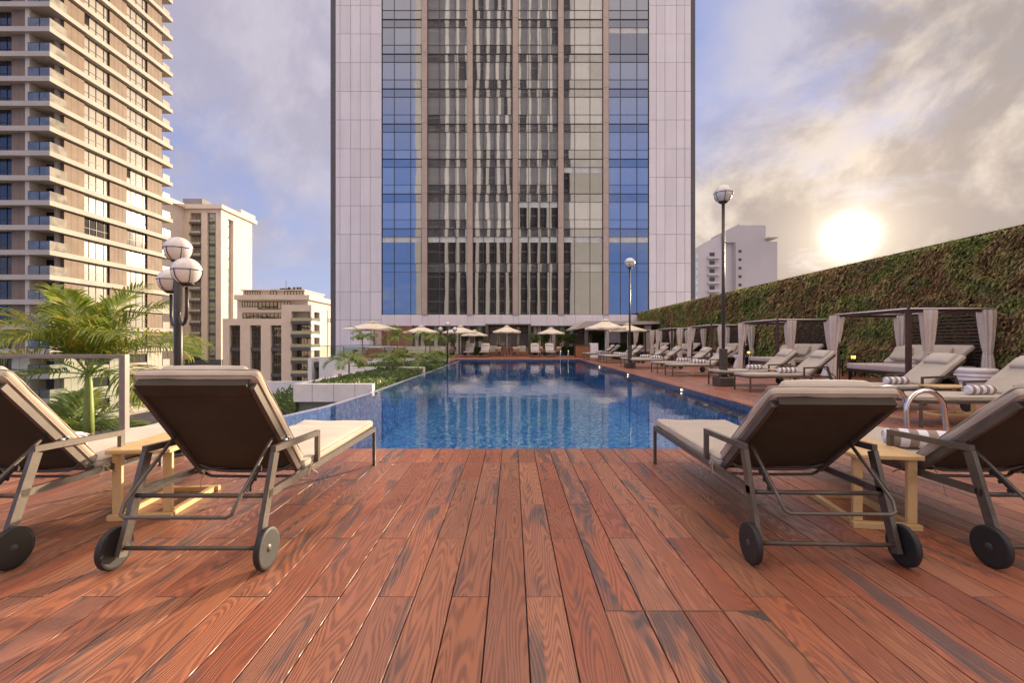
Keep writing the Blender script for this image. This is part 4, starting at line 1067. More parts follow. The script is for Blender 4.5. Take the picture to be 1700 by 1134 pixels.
for px, lab in ((778, 'leftmost lounger beyond the pool'), (804.5, 'second lounger from the left beyond the pool'), (889, 'lounger right of the round teak table'), (914, 'rightmost lounger facing the camera beyond the pool')):
    tcopy((X_(px, 36.6), 37.15, 0.462), R(90), 'rolled striped towel on the '+lab)

# C-shaped side tables
def make_table(label, loc, rz):
    t = thing('side_table', label, 'side table', loc, rz, 'pale wooden side tables between loungers')
    MB().bbox(-0.21, 0.21, -0.03, 0.62, 0.468, 0.500, 0.006).build('tabletop', M['tablewood'], t)
    for s in (-1, 1):
        MB().bbox(s*0.165-0.03, s*0.165+0.03, 0.02, 0.048, 0.041, 0.467, 0.003).build('leg', M['tablewood'], t)
    q = MB()
    for s in (-1, 1): q.bbox(s*0.165-0.022, s*0.165+0.022, 0.041, 0.60, 0.0, 0.040, 0.003)
    q.bbox(-0.21, 0.21, -0.01, 0.040, 0.0, 0.040, 0.003); q.bbox(-0.21, 0.21, 0.601, 0.645, 0.0, 0.040, 0.003)
    q.build('base', M['tablewood'], t); return t
tab = make_table('pale wooden side table beside the front left lounger', (-2.60, 3.18, 0), R(6))
dup(tab, (2.49, 3.02, 0), R(-8), 'pale wooden side table beside the front right lounger')
tlab = ['second nearest right side table, between the two loungers before the white ribbed stool', 'side table between the loungers beside the nearer single lamp post', 'side table between the loungers just beyond the nearer lamp post',
        'side table between the loungers at the farther single lamp post', 'side table between the loungers before the right far parasols', 'side table between the last two loungers of the right row']
for i in range(6):
    (xa, ya, _), (xb, yb, _) = row[2*i], row[2*i+1]
    dup(tab, (xa+0.75, (ya+yb)/2, 0), R(90), tlab[i])

# ------------------------------------------------------------ pool ladders
def ladder(label, loc, rz):
    t = thing('pool_ladder', label, 'pool ladder', loc, rz)
    for s in (-1, 1):
        pts = []
        H = 0.42
        pts += [(0.26, s*0.27, 0.0), (0.27, s*0.27, 0.2), (0.25, s*0.27, H)]
        for k in range(1, 9): a = math.pi*k/9; pts.append((0.02+0.23*math.cos(a), s*0.27, H+0.24*math.sin(a)))
        pts += [(-0.21, s*0.27, H), (-0.19, s*0.27, 0.1), (-0.16, s*0.27, -0.25), (-0.16, s*0.27, -1.1)]
        MB().tube(pts, 0.029, 16).lathe([(0.021, 0), (0.045, 0.001), (0.045, 0.008), (0.024, 0.014)], 16, (0.26, s*0.27, 0.0)).build('handrail', M['steel'], t)
    for k in range(3): MB().box(-0.20, -0.12, -0.249, 0.249, -0.35-0.27*k, -0.32-0.27*k).build('step', M['steel'], t)
    return t
ladder('shiny chrome pool ladder behind the front right lounger', (4.93, 5.72, 0), 0)
ladder('small chrome ladder at the far end of the pool', (X_(937.5, 31.4), 31.65, 0), R(90))
for i, (y, z) in enumerate(((12.43, -0.052), (18.2, -0.056), (24.1, -0.06))):
    q = MB().lathe([(0.0, 0), (0.024, 0.0), (0.024, 0.014), (0.0, 0.022)], 16, (0, 0, 0), 0, 'x'); 
    o = q.build('pool_wall_lamp', M['poollight'], None, (PX1-0.024, y, z-0.02))
    tag(o, 'tiny glowing lamp in the right pool wall, '+['nearest of three', 'middle of three', 'farthest of three'][i], 'pool lamp', 'small glowing lamps along the right pool wall')

# ------------------------------------------------------------ globe lamps
def globe(par, x, y, z, r):
    g = MB().lathe([(r*math.sin(math.pi*k/20), z+r*(-math.cos(math.pi*k/20))) for k in range(21)], 32, (x, y, 0)).build('globe', M['globe'], par)
    q = MB(); rr = r*1.03
    q.tube([(x+rr*math.cos(2*math.pi*k/32), y+rr*math.sin(2*math.pi*k/32), z+r*0.06) for k in range(32)], r*0.03, 6, 0, True)
    for j in range(6):
        a = 2*math.pi*j/6+0.3
        q.tube([(x+rr*math.sin(p)*math.cos(a), y+rr*math.sin(p)*math.sin(a), z-rr*math.cos(p)) for p in [R(22+74*k/8) for k in range(9)]], r*0.03, 6)
    q.lathe([(r*0.42, z-r*1.02), (r*0.50, z-r*0.98), (r*0.50, z-r*0.90), (r*0.40, z-r*0.88)], 20, (x, y, 0)); q.lathe([(0.0, z-r*1.12), (r*0.3, z-r*1.10), (r*0.42, z-r*1.02)], 20, (x, y, 0))
    q.build('cage', M['frame_dark'], par)
def cluster(label, loc, arms, zt=2.10, r=0.137):
    t = thing('globe_lamp_cluster', label, 'lamp post', loc)
    MB().tube([(0,0,0), (0,0,zt)], 0.042, 16).lathe([(0.11, 0), (0.11, 0.012), (0.05, 0.03)], 20).build('post', M['frame_dark'], t)
    globe(t, 0, 0, zt+0.165, r)
    for ax, ay in arms:
        L = math.hypot(ax, ay); dx_, dy_ = ax/L, ay/L; za = zt-0.13-0.14
        pts = [(dx_*0.04, dy_*0.04, za-0.25)]
        for k in range(7): a = math.pi*(k/6); pts.append((dx_*(0.04+(L-0.04)*(1-math.cos(a))/2), dy_*(0.04+(L-0.04)*(1-math.cos(a))/2), za-0.27-0.13*math.sin(a)))
        pts.append((ax, ay, za-0.02)); MB().tube(pts, 0.017, 8).build('arm', M['frame_dark'], t)
        globe(t, ax, ay, za+0.14, r)
    return t
cluster('near lamp post with three white globes behind the front left lounger', (-3.68, 5.02, 0), [(0.35, -0.36), (-0.35, 0.36)])
cluster('far small lamp post with three white globes at the pool far left corner', (X_(743, 27.0), 27.0, 0.0), [(0.42, 0.03), (-0.42, -0.03)])
def single(label, loc, zt):
    t = thing('globe_lamp_post', label, 'lamp post', loc, 0, 'tall single globe lamp posts')
    q = MB().tube([(0,0,1.05), (0,0,zt)], 0.044, 16); q.build('post', M['postbrown'], t)
    MB().bbox(-0.085, 0.085, -0.085, 0.085, 0.26, 1.05, 0.01).bbox(-0.22, 0.22, -0.22, 0.22, 0, 0.26, 0.02).build('base', M['postbrown'], t)
    globe(t, 0, 0, zt+0.29, 0.245); return t
single('nearer tall single globe lamp post, before the right building', (5.92, 12.75, 0), 5.10)
single('farther tall single globe lamp post, against the hotel glass', (X_(1045.5, 21.4), 21.4, 0), 4.66)

# ------------------------------------------------------------ cabanas
def curtain(q, x, y, z0, z1, r0, r1, rt, tie, lean=(0, 0), seed=0):
    n, mz = 54, 26; vs = []
    for i in range(mz+1):
        z = z0+(z1-z0)*i/mz
        if z >= tie: k = (z-tie)/(z1-tie); r = rt+(r1-rt)*min(1, k*1.15)**0.7
        else: k = (tie-z)/(tie-z0); r = rt+(r0-rt)*k**0.6
        for j in range(n):
            a = 2*math.pi*j/n; rr = r*(1+0.20*math.sin(8*a+seed+0.5*math.sin(z*3))+0.08*math.sin(3*a+seed))
            if i < 2: rr *= 1.02
            vs.append((x+rr*math.cos(a)*1.15+lean[0]*(z1-z), y+rr*math.sin(a)*0.85+lean[1]*(z1-z), z+(0.01*math.sin(5*a) if i == 0 else 0)))
    q.add(vs, [(i*n+j, i*n+(j+1) % n, (i+1)*n+(j+1) % n, (i+1)*n+j) for i in range(mz) for j in range(n)], 0, True)
    q.lathe([(rt*1.12, tie-0.02), (rt*1.2, tie), (rt*1.12, tie+0.02)], 24, (x+lean[0]*(z1-tie), y+lean[1]*(z1-tie), 0), 0, 'z', True, 1.15, 0.9)
def make_cabana(label, loc):
    t = thing('cabana', label, 'cabana', loc, 0, 'curtained daybed cabanas along the living wall')
    Lx, Ly, H = 2.1, 2.55, 2.08   # x to the wall, y away from camera
    for (x, y) in ((0, 0), (0, Ly), (Lx, 0), (Lx, Ly)):
        MB().bbox(x-0.05, x+0.05, y-0.05, y+0.05, 0, H, 0.004).build('post', M['brownwood'], t)
    q = MB()
    for y in (0, Ly): q.bar((0.05, y, H-0.04), (Lx-0.05, y, H-0.04), 0.06, 0.08)
    for x in (0, Lx): q.bar((x, 0.05, H-0.04), (x, Ly-0.05, H-0.04), 0.06, 0.08)
    q.build('roof_frame', M['brownwood'], t)
    q = MB()
    for y in (-0.055, Ly-0.055): q.tube([(0, y, H+0.01), (Lx, y, H+0.01)], 0.02, 6)
    for x in (-0.055, Lx-0.055): q.tube([(x, 0, H+0.01), (x, Ly, H+0.01)], 0.02, 6)
    q.build('curtain_rail', M['whitegloss'], t)
    q = MB()
    for i in range(20): q.box(Lx-0.03, Lx, 0.06, Ly-0.06, 0.12+i*0.095, 0.165+i*0.095)
    q.build('back_screen', M['brownwood'], t)
    for (x, y, sd_, ln) in ((0.0, Ly, 1, (-0.06, 0.02)), (Lx-0.1, 0.0, 2, (0.03, 0)), (0.50, 0.0, 3, (0.0, 0)), (Lx-0.1, Ly, 4, (0, 0))):
        q = MB(); curtain(q, x, y, 0.03, H-0.02, 0.14, 0.16, 0.075, 0.95, ln, sd_); q.build('curtain', M['curtain'], t)
    q = MB().bbox(0.12, Lx-0.12, 0.22, Ly-0.22, 0.34, 0.42, 0.01)
    for (x, y) in ((0.16, 0.26), (0.16, Ly-0.3), (Lx-0.18, 0.26), (Lx-0.18, Ly-0.3)): q.box(x, x+0.05, y, y+0.05, 0.0, 0.34)
    q.build('bed_frame', M['frame_dark'], t)
    MB().rbox(Lx-0.24, Ly-0.42, 0.17, 0.04, T(Lx/2, Ly/2, 0.507), 5, 5, 1, 0.012, 0.008).build('mattress', M['mattress'], t)
    MB().rbox(0.12, Ly-0.44, 0.86, 0.04, T(Lx-0.50, Ly/2, 0.86) @ RY(R(52)), 1, 5, 4, 0.0, 0.008).build('bed_back', M['mattress'], t)
    for i, (x, y, a) in enumerate(((Lx-0.72, 0.55, 20), (Lx-0.78, 1.0, -15), (Lx-0.72, 1.75, 12))):
        MB().rbox(0.13, 0.50, 0.46, 0.05, T(x-0.06, y, 0.90) @ RZ(R(a)) @ RY(R(38)), 2, 4, 4, 0.0, 0.02, seed=i).build('cushion', M['cushion'], t)
    return t
cab = make_cabana('curtained daybed cabana, nearest and cut by no border, behind the ribbed stool', (10.15, 11.65, 0))
cab['label'] = 'nearest curtained daybed cabana, behind the white ribbed stool'
cl_ = ['second nearest curtained daybed cabana, before the sun', 'third curtained daybed cabana, behind the nearer lamp post', 'fourth curtained daybed cabana counted from the camera', 'farthest curtained daybed cabana, by the pale terrace canopy column']
for i in range(4): dup(cab, (10.15, 11.65+5.75*(i+1), 0), 0, cl_[i])
# stools
def hour(label, loc):
    q = MB().lathe([(0.0, 0.0), (0.24, 0.0), (0.25, 0.02), (0.13, 0.40), (0.125, 0.44), (0.24, 0.56), (0.245, 0.585), (0.235, 0.60), (0.0, 0.60)], 32)
    o = q.build('hourglass_stool', M['whitegloss'], None, loc); return tag(o, label, 'stool', 'white hourglass stools between cabanas')
hour('white hourglass stool between the nearest two cabanas', (10.85, 15.6, 0)); hour('white hourglass stool between the second and third cabanas', (10.6, 21.3, 0))
q = MB().lathe([(0.0, 0.0), (0.33, 0.0), (0.345, 0.015), (0.33, 0.10), (0.315, 0.24), (0.33, 0.29), (0.37, 0.315), (0.385, 0.345), (0.37, 0.375), (0.35, 0.39), (0.375, 0.41), (0.39, 0.44), (0.375, 0.47), (0.355, 0.485), (0.385, 0.51), (0.395, 0.56), (0.385, 0.60), (0.36, 0.61), (0.0, 0.61)], 40)
tag(q.build('ribbed_stool', M['whitegloss'], None, (11.1, 10.9, 0)), 'white ribbed drum stool in front of the nearest cabana', 'stool')
def lantern(label, loc):
    t = thing('table_lantern', label, 'lantern', (loc[0], loc[1], 0.62), 0, 'small lit lanterns by the living wall')
    MB().box(-0.045, 0.045, -0.045, 0.045, 0.03, 0.13).build('glow', M['lantern'], t)
    q = MB().box(-0.09, 0.09, -0.09, 0.09, 0.0, 0.03).box(-0.10, 0.10, -0.10, 0.10, 0.16, 0.19)
    for s in (-1, 1):
        for r_ in (-1, 1): q.box(s*0.08-0.008, s*0.08+0.008, r_*0.08-0.008, r_*0.08+0.008, 0.03, 0.16)
    q.build('frame', M['frame_dark'], t)
    t2 = thing('low_table', 'small dark low table '+label.split(' ', 2)[2].replace('standing ', ''), 'table', loc, 0, 'small dark tables under the lanterns')
    MB().box(-0.25, 0.25, -0.25, 0.25, 0.59, 0.618).build('tabletop', M['frame_dark'], t2)
    for s in (-1, 1):
        for r_ in (-1, 1): MB().box(s*0.22-0.015, s*0.22+0.015, r_*0.22-0.015, r_*0.22+0.015, 0, 0.588).build('leg', M['frame_dark'], t2)
lantern('lit lantern standing between the nearest two cabanas', (12.0, 16.0, 0)); lantern('lit lantern standing between the second and third cabanas', (11.8, 22.7, 0))

# ------------------------------------------------------------ parasols
def parasol(label, loc, w_, H=2.65, ns=8, vent=True, name='parasol'):
    t = thing(name, label, 'parasol', loc, R(22.5) if ns == 8 else R(8), 'cream parasols on the far terrace')
    MB().tube([(0,0,0.05), (0,0,H-0.02)], 0.030, 10).build('pole', M['whitegloss'], t)
    MB().bbox(-0.3, 0.3, -0.3, 0.3, 0, 0.06, 0.01).build('base', M['concrete'], t)
    r = w_/2; q = MB(); hz_ = H*0.79; vs = []; rings = 6
    if ns == 4: r *= 1.25
    for i in range(rings+1):
        k = i/rings
        for j in range(ns):
            for sub in range(4):
                a0, a1 = 2*math.pi*j/ns, 2*math.pi*(j+1)/ns; f = sub/4
                p = Vector((math.cos(a0), math.sin(a0))).lerp(Vector((math.cos(a1), math.sin(a1))), f)
                sag = 0.05*k*math.sin(math.pi*f)+0.05*math.sin(math.pi*k)
                vs.append((p.x*r*max(k, 0.02), p.y*r*max(k, 0.02), H-0.06-(H-0.06-hz_)*k-sag*0.7))
    n = ns*4; fs = [(i*n+j, i*n+(j+1) % n, (i+1)*n+(j+1) % n, (i+1)*n+j) for i in range(rings) for j in range(n)]
    q.add(vs, fs); base = len(vs)
    val = vs[-n:] + [(x*0.995, y*0.995, z-0.10) for x, y, z in vs[-n:]]
    q.add(val, [(j, (j+1) % n, n+(j+1) % n, n+j) for j in range(n)])
    if vent: q.lathe([(r*0.2, H-0.10), (0.02, H)], ns, (0,0,0), 0, 'z', False)
    q.build('canopy', M['umbrella'], t)
    for j in range(ns):
        a = 2*math.pi*j/ns; MB().bar((0.03*math.cos(a), 0.03*math.sin(a), H-0.12), (r*0.97*math.cos(a), r*0.97*math.sin(a), hz_-0.03), 0.015, 0.02).build('rib', M['whitegloss'], t)
    return t
def par(px, py, w_, H, y, lab, ns=8): return parasol(lab, (X_(px, y), y, 0), w_, H, ns)
par(699.5, 539.5, 2.9, 2.55, 36, 'cream parasol second from the left, before the louvre screen')
par(764.5, 540.5, 3.0, 2.55, 37, 'cream parasol behind the far small globe lamp cluster')
par(841.5, 539.5, 2.6, 2.66, 39, 'cream parasol over the round teak table before the entrance')
par(914.5, 543, 2.6, 2.55, 41, 'cream parasol between the entrance portal and the brown canopy')
par(1005, 531, 2.75, 2.72, 30, 'cream parasol left of the farther single lamp post')
par(1042, 537, 2.9, 2.68, 35, 'cream parasol seen directly behind the farther single lamp post')
par(788, 546, 2.6, 2.35, 42, 'cream parasol partly hidden between two others left of the entrance')
bigp = parasol('largest cream parasol at the left end of the terrace, with vented top', (X_(617, 34), 34, 0), 3.5, 2.78, 4)

# ------------------------------------------------------------ far terrace furniture
def sofa(label, px, y, w_, rz=0.0, m='rattan'):
    t = thing('outdoor_sofa', label, 'sofa', (X_(px, y), y, 0.0), rz, 'rattan sofas on the far terrace')
    q = MB().bbox(-w_/2, w_/2, -0.4, 0.4, 0.05, 0.34, 0.02).bbox(-w_/2, -w_/2+0.14, -0.4, 0.4, 0.341, 0.66, 0.02).bbox(w_/2-0.14, w_/2, -0.4, 0.4, 0.341, 0.66, 0.02).bbox(-w_/2+0.145, w_/2-0.145, 0.28, 0.4, 0.341, 0.78, 0.02)
    q.build('body', M[m], t)
    MB().rbox(w_-0.32, 0.64, 0.14, 0.05, T(0, -0.06, 0.415), 5, 3, 1, 0.01).build('seat_cushion', M['cushion'], t)
    n = max(2, int(w_/0.55))
    for i in range(n): MB().rbox((w_-0.36)/n, 0.14, 0.40, 0.05, T(-w_/2+0.18+(w_-0.36)*(i+0.5)/n, 0.18, 0.68) @ RX(R(-12)), 3, 1, 3).build('back_cushion', M['cushion'], t)
    return t
sofa('leftmost rattan sofa on the far terrace under the largest parasol', 605, 33, 1.5)
sofa('rattan sofa seen from behind, next to the leftmost sofa', 625, 32, 1.3, R(180)); sofa('pale cushioned rattan sofa between two brown sofa backs on the far terrace', 646, 34, 1.5, 0, 'wicker')
sofa('brown rattan sofa seen from behind, right of the pale cushioned sofa', 664, 32, 1.0, R(180))
sofa('long rattan sofa with pale cushions under the second parasol', 693, 34, 2.4, 0, 'wicker'); sofa('rattan sofa with pale cushions left of the far globe lamp cluster', 725, 35, 1.7, 0, 'wicker')
sofa('rattan sofa with pale cushions left of the round teak table', 818, 39.5, 1.1); sofa('rattan sofa with pale cushions right of the round teak table', 866, 39.5, 1.1)
def chair(label, px, y, rz):
    t = thing('wicker_chair', label, 'chair', (X_(px, y), y, 0), rz, 'wicker chairs on the far terrace')
    q = MB().lathe([(0.30, 0.44), (0.34, 0.62), (0.37, 0.80)], 20, (0, 0, 0), 0, 'z', True, 1, 0.9); 
    q.f = [f for f in q.f if not all(q.v[i][1] < -0.12 and q.v[i][2] > 0.5 for i in f)]; q.m = q.m[:len(q.f)]; q.sm = q.sm[:len(q.f)]
    q.build('shell', M['wicker'], t)
    MB().lathe([(0.0, 0.40), (0.29, 0.40), (0.30, 0.43), (0.29, 0.47), (0.0, 0.48)], 20, (0, 0, 0), 0, 'z', True, 1, 0.9).build('seat', M['cushion'], t)
    for sx in (-1, 1):
        for sy in (-1, 1): MB().tube([(sx*0.2, sy*0.18, 0.4), (sx*0.25, sy*0.23, 0.0)], 0.014, 6).build('leg', M['teak'], t)
    return t
chair('wicker armchair left of the round teak table', 828, 38.2, R(100)); chair('wicker armchair right of the round teak table', 856, 38.2, R(-100))
chair('wicker armchair between the two right loungers facing the camera', 900, 40, R(60)); chair('wicker armchair right of the rightmost lounger facing the camera', 926, 40, R(-80))
chair('wicker armchair left of the leftmost lounger facing the camera', 752, 38, R(80)); chair('wicker armchair beside the far globe lamp cluster', 737, 39, R(-60))
t = thing('round_table', 'round slatted teak table before the hotel entrance', 'table', (X_(841, 38.2), 38.2, 0))
MB().lathe([(0.0, 0.72), (0.52, 0.72), (0.53, 0.74), (0.52, 0.76), (0.0, 0.76)], 32).build('tabletop', M['teak'], t)
for k in range(10):
    a = 2*math.pi*k/10; MB().bar((0.45*math.cos(a), 0.45*math.sin(a), 0.0), (0.38*math.cos(a), 0.38*math.sin(a), 0.715), 0.06, 0.02).build('leg', M['teak'], t)

# ------------------------------------------------------------ plants
def frond(q, base, az, up, L, droop, nl, ll, lw, seed=0, twist=0.0):
    """one palm frond: curved rachis with two rows of leaflets"""
    rnd = random.Random(seed); pts = []
    d0 = Vector((math.cos(az), math.sin(az), 0)); n = 14; p = Vector(base); el = up
    side = Vector((-math.sin(az), math.cos(az), 0))
    for i in range(n+1):
        pts.append(p.copy()); el -= droop/n*(0.5+1.0*i/n); p = p+(d0*math.cos(el)+Vector((0,0,1))*math.sin(el))*(L/n)
    q.tube(pts, [max(0.0015, 0.0075*L*(1-0.9*i/n)) for i in range(n+1)], 5, 1)
    for i in range(nl):
        k = 0.16+0.84*(i+0.5)/nl; f = k*n; a = min(int(f), n-1); pp = pts[a].lerp(pts[a+1], f-a); tg = (pts[a+1]-pts[a]).normalized()
        nrm = side.cross(tg).normalized()
        if nrm.z < 0: nrm = -nrm
        for s in (-1, 1):
            l_ = ll*(math.sin(math.pi*(0.12+0.82*k))**0.7)*rnd.uniform(0.82, 1.1); wv_ = lw*rnd.uniform(0.8, 1.2)
            fw = 0.55+0.75*k
            d = (side*s*1.0+tg*fw+nrm*(0.28+rnd.uniform(-0.25, 0.3))).normalized()
            cr = tg.cross(d).normalized(); wd = d.cross(cr).normalized()*1.0
            a0 = pp; m1 = pp+d*l_*0.45+Vector((0,0,-0.03*l_)); m2 = pp+d*l_*0.78+Vector((0,0,-0.16*l_)); tip = pp+d*l_+Vector((0,0,-l_*rnd.uniform(0.30, 0.5)))
            q.add([a0-wd*wv_*0.3, a0+wd*wv_*0.3, m1+wd*wv_, m1-wd*wv_, m2+wd*wv_*0.7, m2-wd*wv_*0.7, tip], [(0,1,2,3), (3,2,4,5), (5,4,6)], 0)
def palm(label, loc, hts, L, fronds, big, crown_len=0.0, seed=0, group=None, lean=(0,0)):
    t = thing('palm_tree', label, 'palm tree', loc, 0, group); rnd = random.Random(seed)
    r = 0.062 if big else 0.03
    zt = hts
    z0 = 0
    MB().tube([(lean[0]*k/8, lean[1]*k/8, z0+(zt-crown_len-z0)*k/8) for k in range(9)], [r*(1.15-0.15*k/8)*(1+0.03*(k % 2)) for k in range(9)], 14).build('trunk', M['trunk'], t)
    top_ = Vector((lean[0], lean[1], zt))
    if crown_len: MB().tube([(lean[0], lean[1], zt-crown_len), (lean[0], lean[1], zt-crown_len*0.6), (lean[0], lean[1], zt-crown_len*0.2), (lean[0], lean[1], zt+0.02)], [r*1.02, r*0.95, r*0.72, r*0.5], 14).build('crownshaft', M['crownshaft'], t)
    mats = [M['palm'] if big else M['palm_s'], M['crownshaft']]
    if big:
        for i, (az, up, LL, dr) in enumerate(fronds):
            q = MB(); frond(q, top_, R(az), R(up), LL, R(dr), 46, 0.60, 0.0125, seed+i); q.build('frond', mats, t)
    else:
        q = MB()
        for i in range(fronds): frond(q, top_, 2*math.pi*i/fronds+rnd.uniform(-.4, .4), R(rnd.uniform(25, 78)), L*rnd.uniform(0.7, 1.1), R(rnd.uniform(60, 120)), 16, L*0.42, 0.022, seed+i)
        q.build('crown', mats, t)
    return t
bf = [(172, 52, 1.75, 80), (8, 50, 1.65, 78), (150, 70, 1.6, 62), (30, 72, 1.45, 55), (200, 64, 1.6, 90), (-8, 36, 1.75, 62), (186, 30, 1.70, 56), (-35, 58, 1.5, 80),
      (85, 80, 1.35, 42), (235, 70, 1.45, 75), (-60, 72, 1.35, 80), (262, 64, 1.2, 90), (60, 50, 1.4, 80), (122, 48, 1.4, 82), (-22, 16, 1.4, 60), (196, 12, 1.3, 60), (5, 82, 1.5, 50), (290, 84, 1.3, 50), (168, 84, 1.5, 52)]
palm('large palm with broad green fronds behind the glass screen on the left', (-6.0, 6.45, -0.9), 1.68, 1.6, bf, True, 0.82, 3)
bf2 = [(60, 60, 1.1, 70), (120, 72, 1.0, 50), (20, 42, 1.0, 70), (160, 52, 1.0, 70), (90, 80, 0.9, 40), (-20, 60, 0.8, 70), (200, 60, 0.8, 70)]
palm('low young palm seen through the glass screen, left of the large palm', (-6.75, 6.9, -0.9), 0.55, 1.0, bf2, True, 0.12, 31)
bf3 = [(20, 30, 0.9, 60), (-20, 45, 0.8, 80), (60, 40, 0.8, 60), (150, 55, 0.7, 70), (100, 65, 0.7, 60)]
palm('low young palm just right of the glass screen post', (-4.75, 6.4, -0.9), 0.62, 0.9, bf3, True, 0.1, 47)
MB().box(-9.5, -4.3, 5.9, 8.0, -1.2, -0.9)
tag(MB().box(-9.4, -4.62, 5.9, 8.2, -1.6, -0.9).build('planter_bed', M['soil']), 'soil bed of the palms behind the glass screen', 'planter bed')
sp_ = 'small palms in the white planters'
for i, (px, y, z0, h, L, lab) in enumerate(((601.7, 27.4, -0.3, 1.75, 0.85, 'small palm in the upper planter, left of the terrace sofas'), (660, 26.6, -0.3, 1.70, 1.0, 'small palm in the middle of the upper planter'),
        (714, 26.8, -0.3, 1.65, 0.9, 'small palm at the right end of the upper planter'), (579.5, 18.2, -0.4, 0.80, 0.85, 'small palm at the left end of the lower planter'),
        (646, 19.6, -0.4, 0.77, 0.8, 'small brownish palm in the middle of the lower planter'), (706, 21.6, -0.35, 0.62, 0.85, 'small palm by the overflow edge between both planters'),
        (672, 24.0, -0.35, 0.65, 0.7, 'tiny palm low among the shrubs of the upper planter'), (733, 27.5, -0.35, 0.65, 0.7, 'tiny palm at the foot of the far globe lamp cluster'))):
    palm(lab, (X_(px, y), y, z0), h, L*1.25, 11, False, 0, 100+20*i, sp_)
def shrubs(name, label, x0, x1, y0, y1, z, h, n, sz):
    q = MB()
    for i in range(n):
        x = random.uniform(x0, x1); y = random.uniform(y0, y1); hh = h*(0.55+0.6*abs(noise.noise(Vector((x*1.6, y*1.1, 5))))+0.35*random.random())
        c = Vector((x, y, z+random.random()**0.6*hh)); d = Vector((random.uniform(-1,1), random.uniform(-1,1), random.uniform(0, 1.2))).normalized(); s_ = d.cross(Vector((random.uniform(-1,1), random.uniform(-1,1), 0.3))).normalized()
        L = sz*random.uniform(0.6, 1.3); q.add([c, c+d*L*0.5+s_*L*0.25, c+d*L, c+d*L*0.5-s_*L*0.25], [(0,1,2,3)])
    o = q.build(name, M['shrub']); tag(o, label, 'shrubs', kind='stuff')
shrubs('ground_cover', 'low green shrubs filling the lower white planter', -5.9, -3.95, 13.1, 20.3, -0.30, 0.36, 11000, 0.12)
shrubs('ground_cover', 'low green shrubs filling the upper white planter', -7.7, -3.9, 20.7, 28.2, -0.42, 0.42, 14000, 0.14)
shrubs('ground_cover', 'shrubs on the lower roof terrace', -16, -7.8, 24, 33.5, -3.0, 1.0, 6000, 0.25)
def hedge(label, x0, x1, y0, y1, z, h, n, sz=0.12):
    t = thing('hedge', label, 'hedge', ((x0+x1)/2, (y0+y1)/2, 0)); cx_, cy_ = (x0+x1)/2, (y0+y1)/2
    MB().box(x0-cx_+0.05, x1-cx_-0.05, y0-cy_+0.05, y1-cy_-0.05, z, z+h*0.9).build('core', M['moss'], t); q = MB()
    for i in range(n):
        f = random.random(); x = random.uniform(x0, x1)-cx_; y = y0-cy_ if f < 0.6 else random.uniform(y0, y1)-cy_; zz = z+random.random()*h if f < 0.6 else z+h*0.92
        c = Vector((x, y, zz)); d = Vector((random.uniform(-1,1), random.uniform(-1,0.3), random.uniform(-.3, 1))).normalized(); s_ = d.cross(Vector((0.3, random.uniform(-1,1), 1))).normalized()
        L = sz*random.uniform(0.6, 1.3); q.add([c, c+d*L*0.5+s_*L*0.3, c+d*L, c+d*L*0.5-s_*L*0.3], [(0,1,2,3)])
    q.build('foliage', M['shrub'], t)
hedge('clipped hedge before the hotel windows, right of the entrance', X_(930, 42), X_(957, 42), 41.6, 42.2, 0, 0.75, 1500)
hedge('dark clipped hedge behind the far loungers of the right row', X_(1005, 40), X_(1046, 40), 39.8, 40.5, 0, 1.1, 2500)
hedge('tall green hedge beside the bar under the canopy', X_(984, 42), X_(1004, 42), 41.8, 42.6, 0, 2.1, 2500)
hedge('low hedge before the hotel windows, left of the entrance', X_(783, 42), X_(803, 42), 41.6, 42.2, 0, 0.7, 1200)
def bush(label, px, y, h, r, seed, group):
    t = thing('potted_tree', label, 'potted tree', (X_(px, y), y, 0), 0, group); rnd = random.Random(seed)
    MB().lathe([(0.0, 0), (0.2, 0), (0.27, 0.42), (0.25, 0.44), (0.0, 0.4)], 20).build('pot', M['frame_dark'], t)
    MB().tube([(0,0,0.4), (0.03,0,h*0.55), (0,0.03,h*0.8)], [0.035, 0.03, 0.015], 8).build('trunk', M['trunk'], t); q = MB()
    for i in range(900):
        v = Vector((rnd.gauss(0,1), rnd.gauss(0,1), rnd.gauss(0,1))).normalized()*rnd.random()**0.4; k = 0.75+0.4*noise.noise(v*2+Vector((seed,0,0)))
        c = Vector((v.x*r*k, v.y*r*k, h*0.72+v.z*h*0.32*k)); d = Vector((rnd.uniform(-1,1), rnd.uniform(-1,1), rnd.uniform(-.6, 1))).normalized(); s_ = d.cross(Vector((rnd.uniform(-1,1), 1, 0.3))).normalized()
        L = 0.13*rnd.uniform(0.6, 1.3); q.add([c, c+d*L*0.5+s_*L*0.3, c+d*L, c+d*L*0.5-s_*L*0.3], [(0,1,2,3)])
    q.build('crown', M['shrub'], t)
bg_ = 'leafy potted trees before the hotel windows'
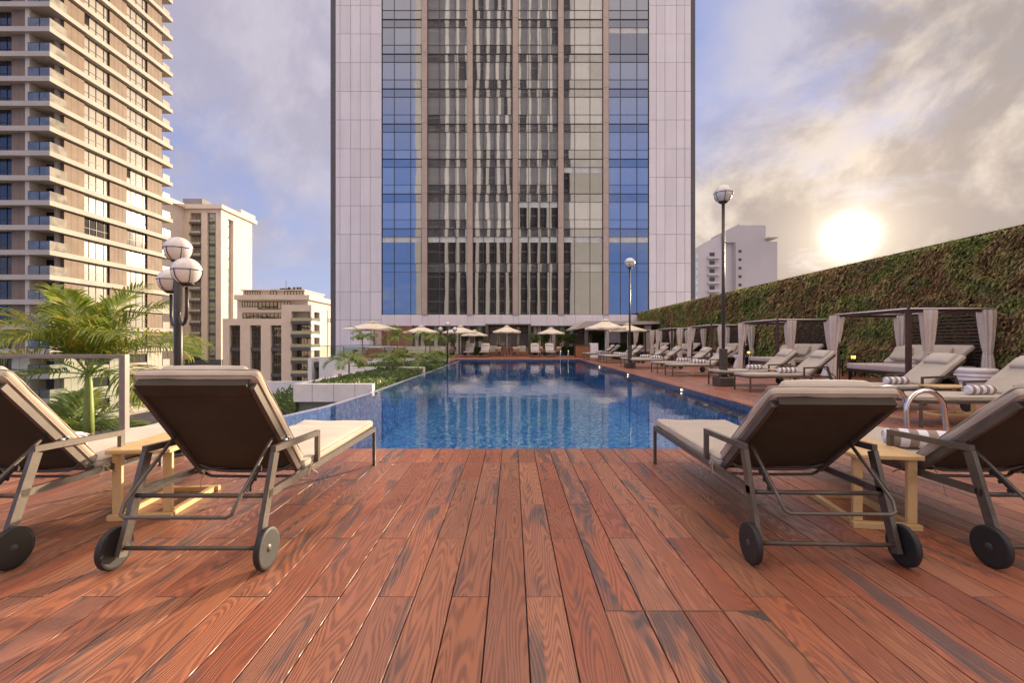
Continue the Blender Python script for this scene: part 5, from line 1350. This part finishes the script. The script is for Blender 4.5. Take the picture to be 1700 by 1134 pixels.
for i, (px, lab) in enumerate(((750, 'potted tree left of the far globe lamp cluster parasol'), (771, 'potted tree just right of the parasol behind the globe lamp cluster'), (794, 'potted tree left of the entrance portal'), (888, 'potted tree right of the entrance portal'), (905, 'potted tree behind the two right loungers facing the camera'), (932, 'potted tree behind the far chrome ladder'), (948, 'potted tree beside the bar counter'))):
    bush(lab, px, 42.3, 2.1+0.2*(i % 3), 0.62, i*7+3, bg_)

# ------------------------------------------------------------ glass screen on the left
gs = thing('glass_screen', 'framed clear glass screen at the left edge of the deck', 'glass screen', (-4.55, 5.34, 0))
MB().bbox(-0.035, 0.035, -0.035, 0.035, 0, 1.10, 0.003).build('post', M['screenframe'], gs)
MB().bbox(-5.0, -0.036, -0.03, 0.03, 1.052, 1.098, 0.003).build('top_rail', M['screenframe'], gs)
MB().box(-5.0, -0.036, -0.006, 0.006, 0.06, 1.051).build('glass_panel', M['glass'], gs)
MB().bbox(-5.0, -0.036, -0.03, 0.03, 0.0, 0.058, 0.003).build('bottom_rail', M['screenframe'], gs)
MB().bbox(-2.6, -2.54, -0.032, 0.032, 0.059, 1.051, 0.003)
# ------------------------------------------------------------ access hatch in the boards
hx0, hx1 = BX0+BW*2, BX0+BW*6
ht = thing('access_hatch', 'square access hatch in the deck boards with brass edging', 'hatch', (0,0,0))
MB().box(hx0+0.0, hx1, 2.1055, 2.1105, -0.012, 0.0012).box(hx0-0.0022, hx0+0.0022, 0.9, 2.105, -0.012, 0.0012).box(hx1-0.0022, hx1+0.0022, 0.9, 2.105, -0.012, 0.0012).build('edge_strip', mat('brass_edging', (0.20, 0.13, 0.08), 0.5, 0.5), ht)
q = MB().add([(hx1-0.115, 2.104, 0.0018), (hx1-0.004, 2.02, 0.0018), (hx1-0.004, 2.104, 0.0018), (hx1-0.115, 2.104, -0.004), (hx1-0.004, 2.02, -0.004), (hx1-0.004, 2.104, -0.004)], [(0,1,2), (5,4,3), (0,3,4,1), (1,4,5,2), (2,5,3,0)])
q.lathe([(0.0, 0.0022), (0.005, 0.0022), (0.005, 0.0016)], 12, (hx1-0.035, 2.082, 0.0), 1)
q.build('corner_plate', [M['frame'], M['frame_dark']], ht)
